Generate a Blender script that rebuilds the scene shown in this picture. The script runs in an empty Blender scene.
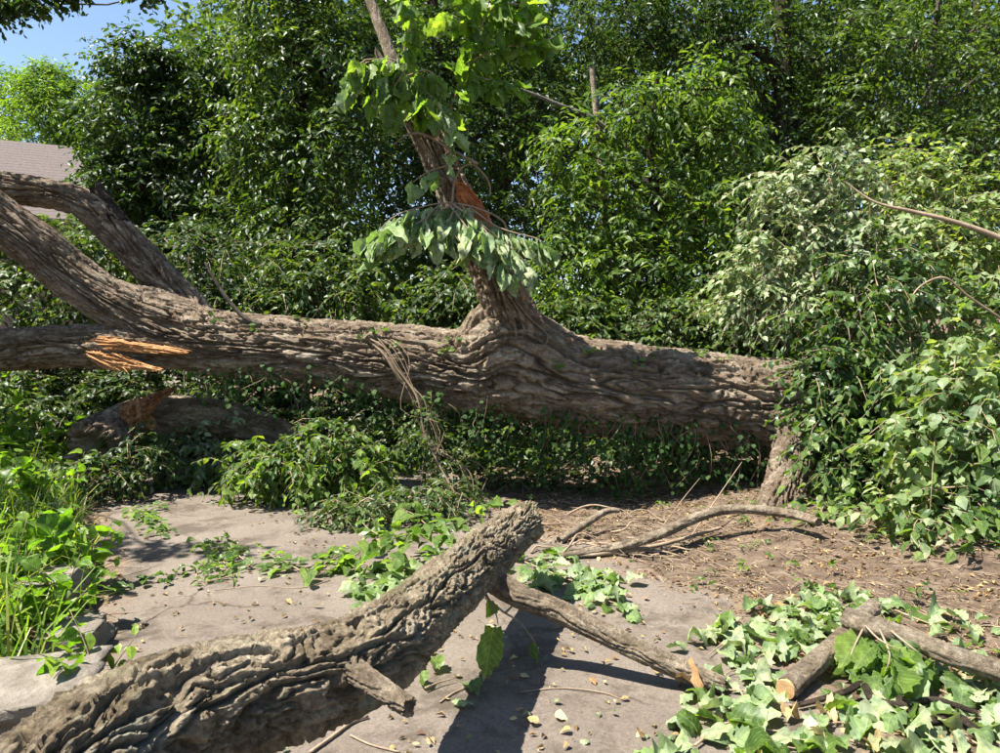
import bpy, math, random
import numpy as np
from mathutils import Vector, Matrix

# ------------------------------------------------------------------ camera, light, exposure
scene = bpy.context.scene
COL = scene.collection
FPX, PITCH, CAMH = 740.0, math.radians(3.6), 1.6        # focal length in px of the 1000 px wide photograph
cam_d = bpy.data.cameras.new('camera'); cam = bpy.data.objects.new('camera', cam_d); COL.objects.link(cam)
cam_d.sensor_width = 36.0; cam_d.lens = 36.0 * FPX / 1000.0
cam_d.clip_start = 0.05; cam_d.clip_end = 2000
cam.location = (0, 0, CAMH); cam.rotation_euler = (math.radians(90) - PITCH, 0, 0)
scene.camera = cam

SUNV = Vector((-0.50, -0.12, 1.0)).normalized()           # towards the sun
world = bpy.data.worlds.new('World'); scene.world = world; world.use_nodes = True
wn = world.node_tree.nodes; wl = world.node_tree.links; wn.clear()
sky = wn.new('ShaderNodeTexSky'); sky.sky_type = 'NISHITA'; sky.sun_disc = False
sky.sun_elevation = math.asin(SUNV.z); sky.sun_rotation = math.atan2(SUNV.x, SUNV.y)
sky.air_density = 1.0; sky.dust_density = 0.6; sky.ozone_density = 2.0
bg = wn.new('ShaderNodeBackground'); bg.inputs['Strength'].default_value = 0.068
wo = wn.new('ShaderNodeOutputWorld'); wl.new(sky.outputs[0], bg.inputs[0]); wl.new(bg.outputs[0], wo.inputs[0])
sun_d = bpy.data.lights.new('sun', 'SUN'); sun_d.energy = 5.0; sun_d.angle = math.radians(0.53); sun_d.color = (1.0, 0.95, 0.87)
sun = bpy.data.objects.new('sun', sun_d); COL.objects.link(sun)
sun.rotation_euler = (-SUNV).to_track_quat('-Z', 'Y').to_euler(); sun.location = (-8, 6, 20)
scene.view_settings.view_transform = 'Standard'; scene.view_settings.look = 'None'
scene.view_settings.gamma = 1.0; scene.view_settings.exposure = 1.7; scene.view_settings.use_curve_mapping = False
scene.cycles.use_denoising = True
scene.cycles.max_bounces = 6; scene.cycles.diffuse_bounces = 4; scene.cycles.transmission_bounces = 6
scene.cycles.glossy_bounces = 2; scene.cycles.sample_clamp_indirect = 6.0

rng = np.random.default_rng(7)
TAU = 2 * math.pi

# ------------------------------------------------------------------ pixel -> place
_F = np.array([0, math.cos(PITCH), -math.sin(PITCH)]); _U = np.array([0, math.sin(PITCH), math.cos(PITCH)])
def ray(px, py):
    return _F + np.array([1.0, 0, 0]) * ((px - 500) / FPX) + _U * ((376.5 - py) / FPX)
def P(px, py, d):                       # point on the ray of a pixel at distance y = d
    r = ray(px, py); t = d / r[1]; return np.array([0, 0, CAMH]) + r * t
def G(px, py, z=0.0):                   # where the ray meets height z
    r = ray(px, py); t = (z - CAMH) / r[2]; return np.array([0, 0, CAMH]) + r * t

# ------------------------------------------------------------------ numpy noise
def _h(i, j, seed):
    x = (i.astype(np.int64) * 374761393 + j.astype(np.int64) * 668265263 + seed * 1274126177) & 0xffffffff
    x = ((x ^ (x >> 13)) * 1274126177) & 0xffffffff
    x = ((x ^ (x >> 16)) * 2246822519) & 0xffffffff
    return ((x ^ (x >> 15)) & 0xffffff) / float(0x1000000)
def vnoise(u, v, pv=None, seed=0):      # value noise, -1..1, periodic in v when pv is given
    iu = np.floor(u); iv = np.floor(v); fu = u - iu; fv = v - iv
    fu = fu * fu * (3 - 2 * fu); fv = fv * fv * (3 - 2 * fv)
    a, b = iv, iv + 1
    if pv: a, b = np.mod(a, pv), np.mod(b, pv)
    n = (_h(iu, a, seed) * (1 - fu) + _h(iu + 1, a, seed) * fu) * (1 - fv) + (_h(iu, b, seed) * (1 - fu) + _h(iu + 1, b, seed) * fu) * fv
    return n * 2 - 1
def gnoise(u, v, pv, seed=0):            # gradient noise, periodic in v
    iu = np.floor(u); iv = np.floor(v); fu = u - iu; fv = v - iv
    def dot(a, b):
        an = _h(iu + a, np.mod(iv + b, pv), seed) * 6.2831853; return np.cos(an) * (fu - a) + np.sin(an) * (fv - b)
    su = fu**3 * (fu * (fu * 6 - 15) + 10); sv = fv**3 * (fv * (fv * 6 - 15) + 10)
    return ((dot(0, 0) * (1 - su) + dot(1, 0) * su) * (1 - sv) + (dot(0, 1) * (1 - su) + dot(1, 1) * su) * sv) * 1.5
def fbm(u, v, pv=None, seed=0, oct=4):
    s = 0; a = 0.5
    for k in range(oct):
        s = s + a * vnoise(u * 2**k, v * 2**k, pv * 2**k if pv else None, seed + k); a *= 0.5
    return s
def worley(u, v, pv, seed):
    iu = np.floor(u); iv = np.floor(v)
    f1 = np.full(u.shape, 9.0); f2 = np.full(u.shape, 9.0); idr = np.zeros(u.shape); dx = np.zeros(u.shape); dy = np.zeros(u.shape)
    for du in (-1, 0, 1):
        for dv in (-1, 0, 1):
            cu = iu + du; cv = iv + dv; w = np.mod(cv, pv)
            x = cu + 0.1 + 0.8 * _h(cu, w, seed); y = cv + 0.1 + 0.8 * _h(cu, w, seed + 11)
            d = np.sqrt((u - x)**2 + (v - y)**2); r = _h(cu, w, seed + 23)
            m = d < f1
            f2 = np.where(m, f1, np.minimum(f2, d)); idr = np.where(m, r, idr); dx = np.where(m, u - x, dx); dy = np.where(m, v - y, dy); f1 = np.where(m, d, f1)
    return f1, f2, idr, dx, dy
def sstep(a, b, x):
    t = np.clip((x - a) / (b - a), 0, 1); return t * t * (3 - 2 * t)

# ------------------------------------------------------------------ mesh helpers
def mesh_np(name, V, Fs, mat=None, smooth=False):
    me = bpy.data.meshes.new(name)
    V = np.asarray(V, np.float32).reshape(-1, 3)
    Fs = [np.asarray(f, np.int32) for f in Fs if len(f)]
    me.vertices.add(len(V)); me.vertices.foreach_set('co', V.ravel())
    loops = np.concatenate([f.ravel() for f in Fs])
    tot = np.concatenate([np.full(len(f), f.shape[1], np.int32) for f in Fs])
    start = np.concatenate([[0], np.cumsum(tot)[:-1]]).astype(np.int32)
    me.loops.add(len(loops)); me.loops.foreach_set('vertex_index', loops)
    me.polygons.add(len(tot)); me.polygons.foreach_set('loop_start', start)
    me.polygons.foreach_set('use_smooth', np.full(len(tot), bool(smooth)))
    if mat: me.materials.append(mat)
    me.update(calc_edges=True)
    return me
def link(name, me, parent=None):
    o = bpy.data.objects.new(name, me); COL.objects.link(o)
    if parent is not None: o.parent = parent; o.matrix_parent_inverse = parent_inv(parent)
    return o
def parent_inv(p):
    m = Matrix.Identity(4); q = p
    while q is not None:
        m = q.matrix_parent_inverse @ q.matrix_basis @ m if q.parent else q.matrix_basis @ m
        q = q.parent
    return m.inverted()
def tag(o, label, cat, group=None, kind=None):
    o['label'] = label; o['category'] = cat
    if group: o['group'] = group
    if kind: o['kind'] = kind
    return o
def struct(o): o['kind'] = 'structure'; return o
def thing(name, label, cat, loc, group=None):
    o = bpy.data.objects.new(name, None); COL.objects.link(o); o.empty_display_size = 0.1
    o.location = Vector([float(c) for c in loc]); return tag(o, label, cat, group)

class MB:                                # collects pieces into one mesh
    def __init__(s): s.V = []; s.F = []; s.n = 0
    def add(s, V, Fs):
        V = np.asarray(V, float).reshape(-1, 3)
        for f in Fs:
            if len(f): s.F.append(np.asarray(f, np.int64) + s.n)
        s.V.append(V); s.n += len(V)
    def build(s, name, mat, parent=None, smooth=False):
        by = {}
        for f in s.F: by.setdefault(f.shape[1], []).append(f)
        me = mesh_np(name, np.concatenate(s.V), [np.concatenate(b) for b in by.values()], mat, smooth)
        return link(name, me, parent)

def catmull(pts, n):
    p = np.asarray(pts, float); k = len(p)
    q = np.vstack([2 * p[0] - p[1], p, 2 * p[-1] - p[-2]])
    t = np.linspace(0, k - 1 - 1e-9, max(n, 8) * 4); i = np.floor(t).astype(int); f = (t - i)[:, None]
    a, b, c, d = q[i], q[i + 1], q[i + 2], q[i + 3]
    c4 = 0.5 * (2 * b + (c - a) * f + (2 * a - 5 * b + 4 * c - d) * f**2 + (3 * b - a - 3 * c + d) * f**3)
    s = np.concatenate([[0], np.cumsum(np.linalg.norm(np.diff(c4[:, :3], axis=0), axis=1))])
    u = np.linspace(0, s[-1], n)
    return np.stack([np.interp(u, s, c4[:, j]) for j in range(p.shape[1])], 1), u
def path_len(pts):
    p = np.asarray(pts)[:, :3]; return float(np.linalg.norm(np.diff(p, axis=0), axis=1).sum())
def frames(c):
    T = np.gradient(c, axis=0); T /= np.linalg.norm(T, axis=1)[:, None] + 1e-12
    N = np.zeros_like(T); up = np.array([0, 0, 1.0]) if abs(T[0][2]) < 0.9 else np.array([0, 1.0, 0])
    n = up - T[0] * up.dot(T[0]); N[0] = n / np.linalg.norm(n)
    for i in range(1, len(T)):
        n = N[i - 1] - T[i] * N[i - 1].dot(T[i]); N[i] = n / (np.linalg.norm(n) + 1e-12)
    return T, N, np.cross(T, N)
def grid_faces(n, seg, off=0):
    i = np.arange(n - 1)[:, None] * seg; j = np.arange(seg)[None, :]; k = (j + 1) % seg
    return np.stack([i + j, i + k, i + seg + k, i + seg + j], -1).reshape(-1, 4) + off
def tube(pts, n=8, seg=6, wob=0.0):      # pts: x y z r
    c, u = catmull(pts, n); T, N, B = frames(c[:, :3])
    th = np.arange(seg) / seg * TAU
    r = np.maximum(c[:, 3], 1e-4)[:, None]
    if wob: r = r * (1 + wob * (rng.random((n, seg)) - 0.5))
    V = c[:, None, :3] + r[..., None] * (np.cos(th)[None, :, None] * N[:, None] + np.sin(th)[None, :, None] * B[:, None])
    V = V.reshape(-1, 3); F = [grid_faces(n, seg)]
    V = np.vstack([V, c[0, :3], c[-1, :3]]); a = n * seg; j = np.arange(seg)
    F.append(np.stack([np.full(seg, a), (j + 1) % seg, j], -1))
    F.append(np.stack([np.full(seg, a + 1), (n - 1) * seg + j, (n - 1) * seg + (j + 1) % seg], -1))
    return V, F

def bark_tube(pts, ds, seg, cell=(0.4, 0.06), depth=0.03, seed=1, jag0=0.0, jag1=0.0, lump=0.06, flutes=None, rough=1.0, tilt=0.8, warp=0.5):
    """A trunk or limb with furrowed bark as real relief. pts rows: x y z r"""
    L = path_len(pts); n = max(8, int(L / ds))
    c, s = catmull(pts, n); T, N, B = frames(c[:, :3])
    th = np.arange(seg) / seg * TAU
    S, TH = np.meshgrid(s, th, indexing='ij'); R = np.repeat(c[:, 3][:, None], seg, 1)
    Rm = float(np.median(c[:, 3]))
    nv = max(6, int(round(TAU * Rm / cell[1]))); v = TH / TAU * nv; u = S / cell[0]
    wv = warp * gnoise(u * 0.8, v * 0.5 if nv % 2 == 0 else v, nv // 2 if nv % 2 == 0 else nv, seed + 3) + 0.28 * gnoise(u * 2.6, v, nv, seed + 5) + 0.07 * gnoise(u * 11, v * 3, nv * 3, seed + 6)
    wu = 0.30 * gnoise(u * 1.5, v, nv, seed + 7)
    # anastomosing furrows: narrow valleys where stretched noise crosses zero, plates between them
    n1 = gnoise(u + wu, v + wv, nv, seed); n2 = gnoise(u * 1.6 + wu * 2, v * 2 + wv * 2, nv * 2, seed + 31); n3 = gnoise(u * 6.0 + wu * 3, v * 3 + wv * 3, nv * 3, seed + 33); n4 = gnoise(u * 14, v * 7 + wv * 5, nv * 7, seed + 35)
    du, dv = (s[1] - s[0]) / cell[0], nv / seg
    def dist(q, lim=1.2):                 # distance to the nearest zero line, so that every furrow keeps an even width
        gu = np.gradient(q, axis=0) / du; gv = (np.roll(q, -1, 1) - np.roll(q, 1, 1)) / (2 * dv); return np.abs(q) / np.maximum(np.sqrt(0.15 * gu**2 + gv**2), lim * 0.5)
    d1, d2 = dist(n1), dist(n2)
    b1 = sstep(0.02, 0.15, d1); b2 = sstep(0.015, 0.085, d2); b3 = sstep(0.0, 0.22, np.abs(n3)); b4 = np.abs(n4)
    f1, f2, idr, dx, dy = worley(u * 1.6 + wu, v + wv, nv, seed + 37)
    crack = 1 - 0.6 * sstep(0.13, 0.03, f2 - f1)                       # short cross cracks break the ridges into plates
    h = b1 * (0.50 + 0.44 * b2 * crack + 0.14 * (b3 - 0.6) * rough + 0.26 * (idr - 0.5)) + 0.20 * (b4 - 0.25) * rough
    gd = b3
    low = fbm(S / 0.55, TH / TAU * 3, 3, seed + 51, 3) * lump
    dep = depth * np.clip(R / Rm, 0.25, 1.15)
    rad = R * (1 + low) + (h - 0.6) * dep
    if flutes is not None: rad = rad + flutes(S, TH, R)
    off = np.zeros_like(S)
    if jag0: off = off - jag0 * sstep(3 * jag0, 0, S) * (0.5 + 0.9 * fbm(TH / TAU * 9 + 50, TH / TAU * 7, 7, seed + 61, 3) + 0.25 * (b3 - .5))
    if jag1: off = off + jag1 * sstep(3 * jag1, 0, L - S) * (0.5 + 1.3 * vnoise(TH * 0 + 3.5, TH / TAU * 11, 11, seed + 67) + 0.5 * vnoise(TH * 0 + 3.5, TH / TAU * 29, 29, seed + 68))
    V = c[:, None, :3] + rad[..., None] * (np.cos(th)[None, :, None] * N[:, None] + np.sin(th)[None, :, None] * B[:, None]) + off[..., None] * T[:, None]
    V = V.reshape(-1, 3); F = [grid_faces(n, seg)]
    # broken ends: inner rings stepping into the wood, uneven
    base = n * seg
    for end, (row, sg) in enumerate(((0, -1), (n - 1, 1))):
        ring = V[row * seg:(row + 1) * seg]; cen = c[row, :3]
        prev = row * seg; j = np.arange(seg); k = (j + 1) % seg
        jj = jag0 if end == 0 else jag1
        for m, sc in enumerate((0.8, 0.5, 0.2)):
            dz = (-0.4 * jj + jj * 1.2 * vnoise(th * 0 + 7.3 * (m + 1), th / TAU * 9, 9, seed + 71 + m) * sc) * sg
            nr = cen + (ring - cen) * sc + np.outer(dz, T[row]) if jj else cen + (ring - cen) * sc
            V = np.vstack([V, nr]); q = np.stack([prev + j, base + j, base + k, prev + k], -1)
            F.append(q if end == 1 else q[:, ::-1]); prev = base; base += seg
        V = np.vstack([V, V[prev:prev + seg].mean(0)])
        q = np.stack([prev + j, np.full(seg, base), prev + k], -1); F.append(q if end == 1 else q[:, ::-1]); base += 1
    bark_tube.plate = np.concatenate([(0.7 * idr + 0.3 * gd).ravel(), np.full(len(V) - n * seg, 0.5)]).astype(np.float32)
    return V, F
def bark_mesh(name, V, F, mat):
    me = mesh_np(name, V, F, mat, True); at = me.attributes.new('plate', 'FLOAT', 'POINT'); at.data.foreach_set('value', bark_tube.plate); return me
def bark_obj(name, pts, mat, parent, ds, seg, **kw):
    V, F = bark_tube(pts, ds, seg, **kw)
    return link(name, bark_mesh(name, V, F, mat), parent)

# ------------------------------------------------------------------ materials
def nodes(name):
    m = bpy.data.materials.new(name); m.use_nodes = True
    nt = m.node_tree; nt.nodes.clear(); out = nt.nodes.new('ShaderNodeOutputMaterial'); return m, nt, out
def N_(nt, t, **kw):
    n = nt.nodes.new('ShaderNode' + t)
    for k, v in kw.items():
        if k in n.inputs.keys(): n.inputs[k].default_value = v
        else: setattr(n, k, v)
    return n
def noise(nt, vec, scale, detail=6, rough=0.6, dist=0.0):
    n = N_(nt, 'TexNoise', Scale=scale, Detail=detail, Roughness=rough, Distortion=dist)
    if vec is not None: nt.links.new(vec, n.inputs['Vector'])
    return n.outputs['Fac']
def ramp(nt, fac, stops, interp='LINEAR'):
    r = nt.nodes.new('ShaderNodeValToRGB'); r.color_ramp.interpolation = interp
    el = r.color_ramp.elements
    while len(el) < len(stops): el.new(0.5)
    for e, (p, c) in zip(el, stops): e.position = p; e.color = (*c, 1) if len(c) == 3 else c
    nt.links.new(fac, r.inputs[0]); return r.outputs[0]
def mixc(nt, fac, a, b, blend='MIX'):
    n = nt.nodes.new('ShaderNodeMix'); n.data_type = 'RGBA'; n.blend_type = blend
    for sock, v in ((n.inputs[0], fac), (n.inputs[6], a), (n.inputs[7], b)):
        if isinstance(v, (int, float)): sock.default_value = v
        elif isinstance(v, tuple): sock.default_value = (*v, 1)
        else: nt.links.new(v, sock)
    return n.outputs[2]
def bump(nt, h, strength, dist):
    b = N_(nt, 'Bump', Strength=strength, Distance=dist); nt.links.new(h, b.inputs['Height']); return b.outputs[0]
def coords(nt, scale=None):
    tc = nt.nodes.new('ShaderNodeTexCoord')
    if scale is None: return tc.outputs['Object']
    mp = nt.nodes.new('ShaderNodeMapping'); mp.inputs['Scale'].default_value = scale
    nt.links.new(tc.outputs['Object'], mp.inputs['Vector']); return mp.outputs[0]
def plain(name, stops, scale=4.0, rough=0.85, bstr=0.5, bdist=0.01, bscale=60, stretch=None, spec=0.25):
    m, nt, out = nodes(name); v = coords(nt, stretch)
    col = ramp(nt, noise(nt, v, scale, 8, 0.65), stops)
    p = N_(nt, 'BsdfPrincipled', Roughness=rough); p.inputs['Specular IOR Level'].default_value = spec
    nt.links.new(col, p.inputs['Base Color'])
    nt.links.new(bump(nt, noise(nt, v, bscale, 6, 0.7), bstr, bdist), p.inputs['Normal'])
    nt.links.new(p.outputs[0], out.inputs[0]); return m
def leafmat(name, cols, trans=0.38, rough=0.42, boost=(2.0, 2.0, 0.5), obj=False, spec=0.3, clumpscale=1.3):
    m, nt, out = nodes(name)
    if obj: rnd = nt.nodes.new('ShaderNodeObjectInfo').outputs['Random']
    else: rnd = nt.nodes.new('ShaderNodeNewGeometry').outputs['Random Per Island']
    k = len(cols)
    c = ramp(nt, rnd, [(i / max(1, k - 1), col) for i, col in enumerate(cols)])
    v = coords(nt)
    c = mixc(nt, 0.8, c, ramp(nt, noise(nt, v, clumpscale, 3, 0.5), [(0.3, (0.55, 0.62, 0.7)), (0.7, (1.35, 1.25, 0.95))]), 'MULTIPLY')
    p = N_(nt, 'BsdfPrincipled', Roughness=rough); p.inputs['Specular IOR Level'].default_value = spec
    if obj:                               # midrib and side veins in the leaf's own coordinates
        sx = nt.nodes.new('ShaderNodeSeparateXYZ'); nt.links.new(v, sx.inputs[0])
        def mth(op, a, b=None):
            n = nt.nodes.new('ShaderNodeMath'); n.operation = op
            for i, q in enumerate((a, b)):
                if q is None: continue
                if isinstance(q, (int, float)): n.inputs[i].default_value = q
                else: nt.links.new(q, n.inputs[i])
            return n.outputs[0]
        ay = mth('ABSOLUTE', sx.outputs[1]); st = mth('FRACT', mth('MULTIPLY', mth('SUBTRACT', sx.outputs[0], mth('MULTIPLY', ay, 0.9)), 8.0))
        vein = mth('MAXIMUM', mth('LESS_THAN', st, 0.13), mth('LESS_THAN', ay, 0.014))
        c = mixc(nt, mth('MULTIPLY', vein, 0.28), c, (0.40, 0.46, 0.22))
        c = mixc(nt, 0.7, c, ramp(nt, noise(nt, v, 5.0, 6, 0.7), [(0.38, (0.6, 0.62, 0.6)), (0.62, (1.3, 1.28, 1.2))]), 'MULTIPLY')
        nt.links.new(bump(nt, st, 0.35, 0.05), p.inputs['Normal'])
    nt.links.new(c, p.inputs['Base Color'])
    t = nt.nodes.new('ShaderNodeBsdfTranslucent')
    nt.links.new(mixc(nt, 1.0, c, boost, 'MULTIPLY'), t.inputs[0])
    mx = N_(nt, 'MixShader', Fac=trans)
    nt.links.new(p.outputs[0], mx.inputs[1]); nt.links.new(t.outputs[0], mx.inputs[2])
    nt.links.new(mx.outputs[0], out.inputs[0]); return m

def barkmat(name, c1, c2, c3, lichen=None, lich_amt=0.0, moss=None, stretch=None):
    m, nt, out = nodes(name); v = coords(nt, stretch)
    col = ramp(nt, noise(nt, v, 9, 9, 0.7), [(0.36, c1), (0.50, c2), (0.64, c3)])
    col = mixc(nt, 0.85, col, ramp(nt, noise(nt, v, 60, 8, 0.8), [(0.36, (0.42, 0.40, 0.38)), (0.5, (1, 1, 1)), (0.64, (1.6, 1.58, 1.52))]), 'MULTIPLY')
    at = nt.nodes.new('ShaderNodeAttribute'); at.attribute_name = 'plate'      # every bark plate weathers differently
    col = mixc(nt, 0.8, col, ramp(nt, at.outputs['Fac'], [(0.1, (0.72, 0.68, 0.64)), (0.5, (1.0, 1.0, 1.0)), (0.9, (1.35, 1.36, 1.36))]), 'MULTIPLY')
    if lichen:
        f = ramp(nt, noise(nt, v, 5.5, 10, 0.72, 0.4), [(0.60 - lich_amt, (0, 0, 0)), (0.68 - lich_amt, (1, 1, 1))])
        f2 = nt.nodes.new('ShaderNodeMath'); f2.operation = 'MULTIPLY'; nt.links.new(f, f2.inputs[0]); f2.inputs[1].default_value = 0.6
        col = mixc(nt, f2.outputs[0], col, lichen)
    if moss:
        f = ramp(nt, noise(nt, v, 3.1, 10, 0.75, 0.2), [(0.52, (0, 0, 0)), (0.66, (1, 1, 1))])
        f2 = nt.nodes.new('ShaderNodeMath'); f2.operation = 'MULTIPLY'; nt.links.new(f, f2.inputs[0]); f2.inputs[1].default_value = 0.6
        col = mixc(nt, f2.outputs[0], col, moss)
    p = N_(nt, 'BsdfPrincipled', Roughness=0.9); p.inputs['Specular IOR Level'].default_value = 0.15
    nt.links.new(col, p.inputs['Base Color'])
    b1 = noise(nt, v, 42, 12, 0.85)
    nt.links.new(bump(nt, b1, 1.0, 0.07), p.inputs['Normal'])
    nt.links.new(p.outputs[0], out.inputs[0]); return m

M = {}
M['bark_big'] = barkmat('bark_big', (0.175, 0.125, 0.083), (0.31, 0.238, 0.168), (0.47, 0.39, 0.295), (0.50, 0.46, 0.37), 0.0, stretch=(0.45, 1, 1))
M['bark_log'] = barkmat('bark_log', (0.215, 0.165, 0.105), (0.38, 0.305, 0.205), (0.56, 0.47, 0.34), (0.52, 0.52, 0.41), 0.03, (0.26, 0.27, 0.11))
M['bark_thin'] = barkmat('bark_thin', (0.19, 0.145, 0.10), (0.34, 0.27, 0.19), (0.48, 0.40, 0.30), (0.40, 0.39, 0.33), 0.0)
M['bark_dark'] = barkmat('bark_dark', (0.035, 0.026, 0.018), (0.075, 0.055, 0.04), (0.13, 0.10, 0.075))
M['bark_grey'] = barkmat('bark_grey', (0.10, 0.085, 0.07), (0.19, 0.17, 0.14), (0.30, 0.27, 0.23))
M['twig'] = plain('twig', [(0.3, (0.16, 0.11, 0.07)), (0.7, (0.34, 0.26, 0.18))], 12)
M['vine'] = plain('vine', [(0.3, (0.10, 0.07, 0.045)), (0.7, (0.25, 0.19, 0.12))], 12)
M['torn'] = plain('torn', [(0.3, (0.34, 0.15, 0.055)), (0.55, (0.52, 0.27, 0.11)), (0.75, (0.66, 0.42, 0.21))], 5, 0.8, 1.0, 0.02, 22, (0.5, 5, 9))
M['torn_red'] = plain('torn_red', [(0.3, (0.25, 0.075, 0.025)), (0.55, (0.40, 0.14, 0.045)), (0.78, (0.55, 0.25, 0.10))], 6, 0.8, 0.9, 0.012, 40, (4, 4, 1))
M['cutwood'] = plain('cutwood', [(0.3, (0.34, 0.20, 0.09)), (0.7, (0.58, 0.38, 0.2))], 15, 0.85)
M['stone'] = plain('stone', [(0.3, (0.10, 0.083, 0.062)), (0.5, (0.185, 0.16, 0.128)), (0.72, (0.28, 0.25, 0.205))], 7, 0.9, 1.0, 0.02, 28)
M['roof'] = plain('roof', [(0.3, (0.075, 0.060, 0.053)), (0.7, (0.125, 0.103, 0.092))], 14, 0.9, 0.6, 0.02, 30)
M['siding'] = plain('siding', [(0.3, (0.13, 0.10, 0.08)), (0.7, (0.2, 0.165, 0.14))], 3, 0.8)
M['blue'] = plain('blue', [(0.3, (0.05, 0.13, 0.34)), (0.7, (0.07, 0.17, 0.42))], 3, 0.5)
M['rubber'] = plain('rubber', [(0.3, (0.02, 0.02, 0.02)), (0.7, (0.035, 0.035, 0.035))], 3, 0.8)

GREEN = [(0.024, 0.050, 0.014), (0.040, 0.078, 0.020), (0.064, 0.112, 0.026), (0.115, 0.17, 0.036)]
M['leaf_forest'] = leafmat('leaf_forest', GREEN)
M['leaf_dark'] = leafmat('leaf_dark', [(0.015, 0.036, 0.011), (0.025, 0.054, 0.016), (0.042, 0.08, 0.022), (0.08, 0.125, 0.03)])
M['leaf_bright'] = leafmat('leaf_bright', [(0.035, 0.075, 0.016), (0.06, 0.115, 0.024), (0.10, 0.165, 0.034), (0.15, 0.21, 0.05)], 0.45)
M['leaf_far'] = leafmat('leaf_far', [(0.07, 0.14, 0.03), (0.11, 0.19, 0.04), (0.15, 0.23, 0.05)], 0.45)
M['leaf_vine'] = leafmat('leaf_vine', [(0.028, 0.062, 0.018), (0.05, 0.10, 0.026), (0.09, 0.15, 0.04)], 0.4, 0.36)
M['leaf_pale'] = leafmat('leaf_pale', [(0.075, 0.125, 0.043), (0.14, 0.20, 0.09), (0.24, 0.30, 0.17), (0.36, 0.41, 0.28)], 0.3, 0.5, (1.1, 1.25, 0.6))
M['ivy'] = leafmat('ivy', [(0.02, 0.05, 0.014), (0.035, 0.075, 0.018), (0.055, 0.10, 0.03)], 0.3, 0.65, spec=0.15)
M['leaf_mid'] = leafmat('leaf_mid', [(0.06, 0.11, 0.035), (0.11, 0.17, 0.06), (0.18, 0.25, 0.11), (0.28, 0.34, 0.19)], 0.4, 0.45)
M['grass'] = leafmat('grass', [(0.06, 0.13, 0.02), (0.10, 0.18, 0.03), (0.16, 0.23, 0.04), (0.26, 0.26, 0.09)], 0.45)
M['litter'] = leafmat('litter', [(0.10, 0.055, 0.03), (0.20, 0.12, 0.06), (0.32, 0.22, 0.11), (0.48, 0.38, 0.20), (0.14, 0.08, 0.045)], 0.15, 0.7, (1, 1, 0.8))
# single leaves (each an object)
M['o_leaf'] = leafmat('o_leaf', [(0.075, 0.14, 0.034), (0.105, 0.18, 0.042), (0.15, 0.225, 0.055)], 0.55, 0.42, (2.0, 2.1, 0.5), True)
M['o_pale'] = leafmat('o_pale', [(0.15, 0.22, 0.10), (0.24, 0.31, 0.17), (0.31, 0.37, 0.23), (0.26, 0.29, 0.17)], 0.3, 0.55, (1.0, 1.15, 0.55), True)
M['o_wilt'] = leafmat('o_wilt', [(0.11, 0.185, 0.065), (0.20, 0.29, 0.13), (0.31, 0.385, 0.23)], 0.4, 0.5, (1.2, 1.4, 0.5), True)
M['o_vine'] = leafmat('o_vine', [(0.045, 0.095, 0.026), (0.075, 0.135, 0.035), (0.12, 0.185, 0.05), (0.2, 0.27, 0.1)], 0.42, 0.36, (1.5, 1.8, 0.5), True)
M['o_dead'] = leafmat('o_dead', [(0.34, 0.20, 0.09), (0.50, 0.38, 0.20), (0.60, 0.52, 0.33), (0.30, 0.14, 0.06)], 0.2, 0.6, (1, 1, 0.8), True)
M['o_weed'] = leafmat('o_weed', [(0.08, 0.17, 0.02), (0.13, 0.24, 0.025), (0.19, 0.29, 0.035)], 0.5, 0.4, (1.5, 1.7, 0.4), True)

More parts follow.
